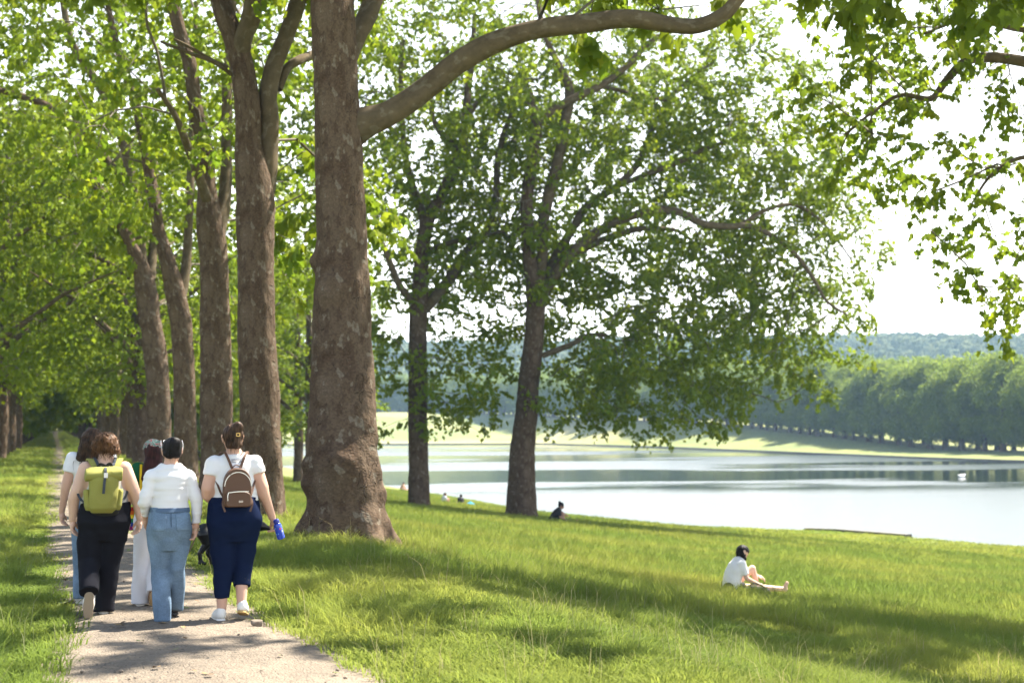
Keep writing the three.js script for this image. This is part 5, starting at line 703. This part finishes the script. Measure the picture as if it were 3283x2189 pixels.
// --- walker with the patterned cap and long dark red hair
{
  const P = V(0.93, 0.014, -13.65), torso = [ring(0.70, 0.145, 0.12), ring(0.80, 0.17, 0.135), ring(0.92, 0.15, 0.11), ring(1.02, 0.145, 0.105), ring(1.14, 0.16, 0.105), ring(1.24, 0.165, 0.095), ring(1.3, 0.12, 0.07), ring(1.34, 0.05, 0.05)];
  const armL = [[-0.165, 1.26, 0, 0.052], [-0.215, 1.04, 0.03, 0.043], [-0.22, 1.0, 0.01, 0.04], [-0.24, 0.93, -0.17, 0.027]], armR = [[0.165, 1.26, 0, 0.052], [0.2, 1.02, 0.02, 0.043], [0.18, 0.8, -0.02, 0.027]];
  const p = makePerson('person in a patterned cap and green top with pale loose trousers', P, 0, { torso, neck: [[0, 1.28, 0], [-0.02, 1.38, 0], 0.048, 0.044], head: [-0.03, 1.42, -0.01], headSize: 0.95, headYaw: 0.3, arms: [armL, armR], legs: [[[-0.09, 0.76, 0, 0.095], [-0.115, 0.44, 0.0, 0.055], [-0.12, 0.09, 0.0, 0.038]], [[0.075, 0.76, 0, 0.095], [0.03, 0.45, 0.02, 0.055], [-0.01, 0.2, 0.15, 0.038]]], hands: [[[-0.24, 0.93, -0.17], [-0.1, -0.6, -0.9], [0.9, 0, 0.2], -1, 0.9, 0.9]] }, WALK);
  const tee = union([cut(loft(torso, 0.010), plane([0, 0.92, 0], [0, -1, 0]), minus(cap([-0.03, 1.365, 0], [0.03, 1.365, 0], 0.055, 0.055, 2))), cut(chain(armL, 0.016), plane([-0.195, 1.12, 0], [-0.2, -1, 0])), cut(chain(armR, 0.016), plane([0.19, 1.12, 0], [0.2, -1, 0]))], 0.035);
  mesh('green_top', nets(wrinkle(tee, 0.005, 7, 14, 7), [-0.3, 0.88, -0.22], [0.3, 1.38, 0.2], 0.012), cloth(0.012, 0.075, 0.035), p);
  strap('yellow_stripe', [[-0.14, 1.31, 0.06], [-0.145, 1.2, 0.115], [-0.14, 1.05, 0.115]], 0.022, 0.003, cloth(0.5, 0.36, 0.02), p);
  mesh('loose_trousers', nets(wrinkle(union([cut(loft(seat(torso), 0.016), plane([0, 0.95, 0], [0, 1, 0])), cut(chain([[-0.09, 0.76, 0, 0.108], [-0.115, 0.44, 0, 0.085], [-0.12, -0.02, 0.0, 0.088]]), plane([0, 0.03, 0], [0, -1, 0])), cut(chain([[0.078, 0.76, 0, 0.108], [0.03, 0.45, 0.02, 0.082], [-0.01, 0.1, 0.14, 0.08]]), plane([0, 0.13, 0.1], [0, -1, 0.4]))], 0.022), 0.009, 9, 7, 9), [-0.26, 0, -0.22], [0.26, 0.98, 0.26], 0.012), cloth(0.62, 0.62, 0.66), p);
  mesh('hair', wrapUV(nets(strands(union([ell([-0.03, 1.44, 0.02], 0.085, 0.085, 0.092), cap([-0.05, 1.4, 0.05], [-0.11, 1.18, 0.09], 0.05, 0.045), cap([0.0, 1.4, 0.05], [0.0, 1.12, 0.1], 0.055, 0.05), cap([-0.06, 1.3, 0.07], [-0.09, 1.1, 0.11], 0.045, 0.03)], 0.03), 0.006, 40), [-0.22, 1.02, -0.12], [0.12, 1.56, 0.18], 0.009), 6), M.hairRed, p);
  const capTex = dataTex(64, 64, (u, v) => { const n = pn(u, v, 16, 3); return n > 0.45 ? [0.22, 0.05, 0.05] : n > 0.1 ? [0.22, 0.27, 0.25] : [0.07, 0.14, 0.11]; }, true), capMat = std(lin(1, 1, 1), 0.9, { map: capTex });
  mesh('cap', wrapUV(nets(union([cut(ell([-0.03, 1.46, 0.0], 0.092, 0.085, 0.10), plane([0, 1.445, 0], [0, -1, 0])), cut(cap([-0.03, 1.452, -0.08], [-0.06, 1.448, -0.15], 0.07, 0.06, 1), (x, y) => Math.abs(y - 1.452) - 0.006)], 0.01), [-0.16, 1.42, -0.24], [0.1, 1.57, 0.13], 0.007), 8), capMat, p);
  shoe(p, [-0.12, 0, 0.06], [-0.13, 0, -1], [0, 1, 0], M.shoe, M.shoe, 0.24); shoe(p, [-0.01, 0.15, 0.2], [-0.01, -0.03, 0.05], [0, 0.5, -1], std(lin(0.2, 0.11, 0.05), 0.8), M.shoeTan, 0.23);
  const f = thing('rainbow_flag', 'small rainbow-striped cloth held beside the black trousers', 'flag', P.clone().add(V(-0.27, 0.69, -0.2)), 0);
  [[0.12, 0.01, 0.08], [0.01, 0.03, 0.16], [0.012, 0.09, 0.03], [0.40, 0.30, 0.02], [0.40, 0.10, 0.02], [0.26, 0.02, 0.02]].forEach((c, i) => { const pos = [], idx = []; for (let a = 0; a <= 8; a++) for (let q = 0; q <= 1; q++) for (let s = 0; s < 2; s++) { const x = (a / 8 - 0.5) * 0.17, y = i * 0.036 + q * 0.036; pos.push(x + 0.02 * y, y, 0.02 * Math.sin(x * 40 + y * 9) + (s ? 0.0015 : -0.0015)); } const at = (a, q, s) => a * 4 + q * 2 + s; for (let a = 0; a < 8; a++) { idx.push(at(a, 0, 1), at(a + 1, 0, 1), at(a, 1, 1), at(a + 1, 0, 1), at(a + 1, 1, 1), at(a, 1, 1), at(a, 0, 0), at(a, 1, 0), at(a + 1, 0, 0), at(a + 1, 0, 0), at(a, 1, 0), at(a + 1, 1, 0)); } mesh('stripe', geoFrom(pos, idx), cloth(...c), f); });
}
// --- dog on a trailing lead
{
  const P = V(2.02, 0.01, -17.6), g = thing('dog', 'black short-haired dog walking beside the path, head low', 'dog', P, 0.12);
  const f = union([cap([-0.24, 0.40, 0], [0.0, 0.39, 0], 0.105, 0.10, 0.95), cap([0.0, 0.39, 0], [0.20, 0.385, 0], 0.105, 0.125, 0.9), cap([0.22, 0.42, 0], [0.38, 0.45, 0], 0.085, 0.065), ell([0.43, 0.455, 0], 0.075, 0.062, 0.06), cap([0.47, 0.44, 0], [0.55, 0.42, 0], 0.038, 0.028), cap([0.395, 0.485, 0.055], [0.37, 0.425, 0.07], 0.022, 0.014), cap([0.395, 0.485, -0.055], [0.37, 0.425, -0.07], 0.022, 0.014),
    chain([[-0.26, 0.37, 0.06, 0.08], [-0.235, 0.26, 0.065, 0.05], [-0.315, 0.15, 0.065, 0.028], [-0.30, 0.035, 0.065, 0.024]]), cap([-0.30, 0.026, 0.065], [-0.255, 0.024, 0.065], 0.024, 0.022), chain([[-0.24, 0.37, -0.06, 0.08], [-0.15, 0.26, -0.065, 0.05], [-0.19, 0.14, -0.065, 0.028], [-0.14, 0.035, -0.065, 0.024]]), cap([-0.14, 0.026, -0.065], [-0.095, 0.024, -0.065], 0.024, 0.022),
    chain([[0.2, 0.34, 0.07, 0.065], [0.17, 0.22, 0.07, 0.038], [0.19, 0.13, 0.07, 0.027], [0.15, 0.035, 0.07, 0.023]]), cap([0.15, 0.026, 0.07], [0.195, 0.024, 0.07], 0.024, 0.022), chain([[0.2, 0.34, -0.07, 0.065], [0.27, 0.23, -0.07, 0.038], [0.34, 0.20, -0.07, 0.028], [0.36, 0.09, -0.07, 0.022]]), cap([0.36, 0.08, -0.07], [0.385, 0.06, -0.07], 0.022, 0.018),
    chain([[-0.33, 0.45, 0, 0.035], [-0.40, 0.50, 0, 0.026], [-0.47, 0.50, 0, 0.018], [-0.53, 0.47, 0, 0.010]])], 0.04);
  mesh('body', nets(f, [-0.6, -0.02, -0.18], [0.64, 0.6, 0.18], 0.010), phys(lin(0.004, 0.004, 0.005), 0.4, { specularIntensity: 0.5 }), g);
  const cl = mesh('collar', new THREE.TorusGeometry(0.088, 0.011, 8, 26), std(lin(0.12, 0.02, 0.02), 0.7), g); cl.position.set(0.285, 0.43, 0); cl.rotation.y = Math.PI / 2; cl.rotation.x = 0; cl.rotation.z = 0;
  const ld = thing('dog_lead', 'thin brown strap trailing down to the path behind the dog', 'dog lead', P.clone().add(V(-0.36, 0, 0.12)), 0); strap('band', [[0.0, 0.36, 0], [-0.04, 0.25, 0.02], [-0.12, 0.12, 0.04], [-0.22, 0.05, 0.06], [-0.32, 0.03, 0.06]], 0.016, 0.004, std(lin(0.09, 0.05, 0.02), 0.7), ld);
}
// --- people resting on the grass
function sitter(label, pos, turn, o) {   // faces +x: torso upright, one knee up, one leg stretched out
  const torso = [[0, 0.12, 0, 0.14], [0.03, 0.28, 0, 0.135], [0.09, 0.42, 0, 0.13], [0.14, 0.52, 0, 0.10]], c = o.cell ?? 0.014;
  const lean = o.lean ?? 0, S = (p) => [p[0] + lean * p[1], p[1], p[2], p[3]];
  const tr = torso.map(S), sh = [0.14 + lean * 0.5, 0.5], hd = [0.22 + lean * 0.6 + (o.headFwd ?? 0), 0.675];
  const yw = -Math.PI / 2 + (o.yaw ?? 0), fx = -Math.sin(yw), fz = -Math.cos(yw), armN = [[sh[0], sh[1], 0.16, 0.048], [sh[0] + 0.07, 0.27, 0.19, 0.04], [sh[0] + 0.3, 0.16, 0.12, 0.027]], armF = [[sh[0], sh[1], -0.16, 0.048], [sh[0] + 0.2, 0.38, -0.19, 0.04], [sh[0] + 0.38, 0.27, -0.12, 0.027]];
  const legF = [[0.05, 0.11, -0.09, 0.085], [0.42, 0.40, -0.11, 0.06], [0.52, 0.06, -0.1, 0.04]], legN = [[0.05, 0.10, 0.09, 0.085], [0.48, 0.10, 0.12, 0.06], [0.92, 0.06, 0.1, 0.042]];
  const g = thing('person', label, 'person', pos, turn, o.group), list = [cut(chain(tr, -0.012, 1.35), plane([0, 0.01, 0], [0, -1, 0])), cap([sh[0], 0.52, 0], [hd[0] - 0.02, 0.62, 0], 0.055, 0.05), cap([sh[0], 0.5, -0.14], [sh[0], 0.5, 0.14], 0.06), ...headFields([hd[0], hd[1], 0], 1, -Math.PI / 2 + (o.yaw ?? 0)), chain(armN), chain(armF), chain(legN), chain(legF), cap([0.92, 0.06, 0.1], [0.96, 0.17, 0.1], 0.04, 0.03), cap([0.52, 0.05, -0.1], [0.68, 0.03, -0.1], 0.036, 0.028)];
  const hands = [handFields(armN[2], [1, -0.3, 0], [0, -1, 0], 1, 0.6), handFields(armF[2], [1, -0.3, 0.3], [0, -1, 0], -1, 0.6)];
  mesh('body', merged([nets(union(list, 0.03), [-0.3, -0.02, -0.34], [1.1, 0.86, 0.34], c), ...(o.fine === false ? [] : hands.map((h) => nets(h.f, h.lo, h.hi, 0.006)))]), o.skin, g);
  const shirt = union([cut(chain(tr, 0.012, 1.4), plane([0, 0.06, 0], [0, -1, 0])), cap([sh[0], 0.495, -0.14], [sh[0], 0.495, 0.14], 0.068), cut(chain(armN, 0.022), plane([sh[0] + 0.05, 0.33, 0.18], [0.3, -1, 0])), cut(chain(armF, 0.022), plane([sh[0] + 0.15, 0.42, -0.18], [1, -0.6, 0]))], 0.035);
  mesh('shirt', nets(wrinkle(cut(shirt, minus(cap([hd[0] - 0.02, 0.60, 0], [hd[0] - 0.02, 0.7, 0], 0.06))), 0.006, 9, 10, 9), [-0.3, 0.02, -0.34], [0.7, 0.66, 0.34], c), o.shirt, g);
  mesh('shorts', nets(union([cap([-0.02, 0.12, -0.08], [-0.02, 0.12, 0.08], 0.13), cut(chain(legN, 0.02), (x) => x - (o.pants ?? 0.3)), cut(chain(legF, 0.02), plane([(o.pants ?? 0.3) * 0.9, 0, 0], [1, 0.4, 0]))], 0.03), [-0.25, -0.02, -0.34], [1.0, 0.5, 0.34], c), o.bottom, g);
  mesh('hair', wrapUV(nets(strands(cut(union([ell([hd[0] - 0.008, hd[1] + 0.035, 0], 0.112, 0.105, 0.098), ...(o.bob ? [cap([hd[0] - 0.05, hd[1], 0.06], [hd[0] + 0.0, hd[1] - 0.09, 0.075], 0.05, 0.035), cap([hd[0] - 0.05, hd[1], -0.06], [hd[0] + 0.0, hd[1] - 0.09, -0.075], 0.05, 0.035), cap([hd[0] - 0.08, hd[1], 0], [hd[0] - 0.085, hd[1] - 0.07, 0], 0.05, 0.035)] : []), ...(o.bun ? [ell([hd[0] - 0.06, hd[1] + 0.14, 0], 0.05, 0.045, 0.05)] : [])], 0.02), plane([hd[0] + 0.085 * fx, hd[1] + 0.01, 0.085 * fz], [fx, -0.8, fz])), 0.005, 50), [hd[0] - 0.2, hd[1] - 0.16, -0.16], [hd[0] + 0.2, hd[1] + 0.24, 0.16], o.fine === false ? 0.016 : 0.008), 6), o.hair, g);
  if (o.size) g.scale.setScalar(o.size);
  return g;
}
const bc = std(lin(0.012, 0.012, 0.016), 0.9);
sitter('person with a black bob in a white tee sitting on the sunlit grass', onGround(12.32, -24.6, 0.0), -0.12, { size: 1.12, skin: M.skinPale, shirt: M.white, bottom: bc, hair: M.hairBlack, bob: true, yaw: 0.9, pants: 0.2 });
{ const b = thing('shoulder_bag', 'black bag lying on the grass beside the person in a white tee', 'bag', onGround(12.66, -24.2, 0.0), -0.2); b.scale.setScalar(1.3); const sag = cut(union([cap([-0.1, 0.07, 0], [0.12, 0.06, 0], 0.1, 0.085, 0.7)], 0.02), plane([0, 0.0, 0], [0, -1, 0])); mesh('pouch', nets(wrinkle(sag, 0.012, 12, 12, 12), [-0.28, -0.02, -0.14], [0.3, 0.22, 0.14], 0.012), bc, b); strap('handle', [[-0.15, 0.1, 0], [-0.08, 0.2, 0.02], [0.06, 0.17, 0.03], [0.2, 0.05, 0.02], [0.27, 0.02, 0.04]], 0.022, 0.006, std(lin(0.06, 0.055, 0.06), 0.8), b); }
sitter('person in black with a topknot leaning by the foot of the leaning tree', onGround(23.0, -65.0, 0.0), -0.25, { skin: M.skinTan, shirt: bc, bottom: M.navy, hair: M.hairBlack, size: 1.3, bun: true, lean: 0.25, pants: 0.45, fine: false, cell: 0.02 });
{ const ph = thing('mobile_phone', 'dark phone held by the person in black under the tree', 'phone', onGround(23.75, -65.0, 0.3), 0.3); mesh('case', new RoundedBoxGeometry(0.16, 0.012, 0.08, 2, 0.005), bc, ph).rotation.z = 0.9; mesh('screen', new THREE.BoxGeometry(0.145, 0.003, 0.07), std(lin(0.02, 0.02, 0.03), 0.1), ph).rotation.z = 0.9; ph.children[1].position.set(-0.0055, 0.0045, 0); }
sitter('person in a pale top reclining on the grass near the water', onGround(24.85, -91.6), 0.3, { skin: M.skin, shirt: cloth(0.55, 0.56, 0.68), bottom: bc, hair: M.hairBrown, fine: false, cell: 0.03, pants: 0.5, lean: -0.2 });
sitter('person in dark clothes sitting by the blue bag near the water', onGround(25.85, -91.2), 1.0, { skin: M.skinTan, shirt: bc, bottom: bc, hair: M.hairBlack, fine: false, cell: 0.03, pants: 0.5 });
{ const b = thing('plastic_bag', 'bright blue bag on the grass near the water', 'bag', onGround(26.95, -92.6), 0); mesh('pouch', nets(wrinkle(cut(ell([0, 0.13, 0], 0.34, 0.2, 0.2), plane([0, 0, 0], [0, -1, 0])), 0.03, 8, 8, 8), [-0.45, -0.03, -0.3], [0.45, 0.45, 0.3], 0.03), cloth(0.05, 0.32, 0.6), b); mesh('knot', new THREE.ConeGeometry(0.08, 0.16, 8), cloth(0.05, 0.32, 0.6), b).position.set(0.02, 0.37, 0); }
sitter('sunbather sitting at the water edge beyond the slope trees', onGround(31.6, -131.8), 0.1, { skin: M.skin, shirt: M.skin, bottom: bc, hair: M.hairBrown, fine: false, cell: 0.035, pants: 0.2 });
{ const t = thing('towel', 'white towel spread on the grass beside the sunbather', 'towel', onGround(32.6, -131.4, 0.08), 0.2); mesh('sheet', nets(wrinkle((x, y, z) => Math.max(Math.abs(x) - 0.6, Math.abs(y) - 0.03, Math.abs(z) - 0.35), 0.02, 5, 5, 5), [-0.7, -0.1, -0.45], [0.7, 0.1, 0.45], 0.03), M.white, t); }
{ // someone standing at the far water edge
  const torso = [ring(0.82, 0.14, 0.11), ring(0.92, 0.165, 0.12), ring(1.05, 0.15, 0.11), ring(1.25, 0.18, 0.12), ring(1.4, 0.17, 0.1), ring(1.48, 0.07, 0.06)];
  const p = makePerson('person in dark trousers standing at the far water edge', V(38.9, WATER + 0.05, -236.5), 0.4, { torso, neck: [[0, 1.45, 0], [0, 1.54, 0], 0.055, 0.05], head: [0, 1.63, 0], arms: [[[-0.19, 1.4, 0, 0.055], [-0.23, 1.15, 0.02, 0.045], [-0.1, 1.18, -0.2, 0.03]], [[0.19, 1.4, 0, 0.055], [0.25, 1.15, 0, 0.045], [0.24, 0.9, -0.03, 0.03]]], legs: [[[-0.09, 0.88, 0, 0.09], [-0.1, 0.48, 0, 0.06], [-0.1, 0.02, 0, 0.05]], [[0.09, 0.88, 0, 0.09], [0.1, 0.48, 0, 0.06], [0.1, 0.02, 0, 0.05]]], cell: 0.03, skin: M.skinTan });
  mesh('trousers', nets(union([cut(loft(torso, 0.02), plane([0, 1.0, 0], [0, 1, 0])), chain([[-0.09, 0.85, 0, 0.1], [-0.1, 0.08, 0, 0.075]]), chain([[0.09, 0.85, 0, 0.1], [0.1, 0.08, 0, 0.075]])]), [-0.3, -0.05, -0.25], [0.3, 1.05, 0.25], 0.03), bc, p); mesh('hair', wrapUV(nets(ell([0, 1.665, 0.015], 0.095, 0.1, 0.1), [-0.15, 1.5, -0.15], [0.15, 1.82, 0.15], 0.02), 6), M.hairBlack, p);
}
{ // white bird on the lake
  const b = thing('swan', 'small white bird floating on the far part of the lake', 'bird', V(116.2, WATER - 0.02, -163.5), 0.3);
  mesh('body', nets(union([ell([0, 0.14, 0], 0.62, 0.2, 0.26), cap([-0.5, 0.22, 0], [-0.78, 0.3, 0], 0.1, 0.03), chain([[0.5, 0.2, 0, 0.1], [0.68, 0.34, 0, 0.06], [0.82, 0.38, 0, 0.05], [0.95, 0.3, 0, 0.05]])], 0.08), [-0.9, -0.1, -0.35], [1.1, 0.6, 0.35], 0.03), cloth(0.8, 0.8, 0.8), b); const k = mesh('beak', new THREE.ConeGeometry(0.03, 0.12, 8), std(lin(0.6, 0.25, 0.03), 0.6), b); k.position.set(1.04, 0.28, 0); k.rotation.z = -1.7;
}
// --- small things on the ground
{
  const r = rng(606), stoneMat = std(lin(0.16, 0.13, 0.10), 0.95), mk = (s, sd) => { const g = new THREE.IcosahedronGeometry(s, 2), p = g.attributes.position, v = V(0, 0, 0); for (let i = 0; i < p.count; i++) { v.fromBufferAttribute(p, i); const k = 1 + 0.35 * noise3(v.x / s * 1.6 + sd, v.y / s * 1.6, v.z / s * 1.6); p.setXYZ(i, v.x * k, v.y * k * 0.75, v.z * k); } g.computeVertexNormals(); return g; };
  const rk = mesh('stone', mk(0.042, 3), stoneMat, scene); rk.position.set(1.65, 0.04, -12.0); rk.scale.set(1.2, 1, 0.9); tag(rk, 'largest loose stone on the path behind the navy trousers', 'stone');
  taken['stone'] = 0; const gs = [1, 2, 3].map((k) => mk(0.02, k * 5));
  for (let i = 0; i < 90; i++) { const d = 8.5 + 10 * Math.pow(r(), 1.4), x = mix(pathL(d) + 0.08, pathR(d) - 0.08, r()), m = mesh(numbered('stone'), gs[i % 3], stoneMat, scene); const s = 0.35 + 0.6 * r() * r(); m.position.set(x, 0.03, -d); m.rotation.y = r() * 6; m.scale.setScalar(s); tag(m, 'small loose pebble lying on the earth path', 'stone', 'pebbles on the path'); }
  const dryLeaf = [[0.20, 0.13, 0.06], [0.15, 0.16, 0.06], [0.12, 0.075, 0.04]].map((c) => std(lin(...c), 0.9, { side: THREE.DoubleSide }));
  for (let i = 0; i < 60; i++) { const d = i === 0 ? 13.9 : 8.6 + 12 * r(), x = i === 0 ? 0.2 : mix(pathL(d), pathR(d), r()), m = mesh(numbered('fallen_leaf'), leafGeo[i % 2], dryLeaf[i ? Math.floor(r() * 3) : 1], scene), s = i === 0 ? 0.17 : 0.035 + 0.05 * r(); m.position.set(x, 0.05, -d); m.rotation.set((r() - 0.5) * 0.4, r() * 6, (r() - 0.5) * 0.5); m.scale.setScalar(s); tag(m, i ? 'small dry scrap of leaf on the earth path' : 'large green-brown fallen leaf at the grassy edge of the path', 'leaf', i ? 'dry leaf scraps on the path' : undefined); }
}
renderer.render(scene, camera);
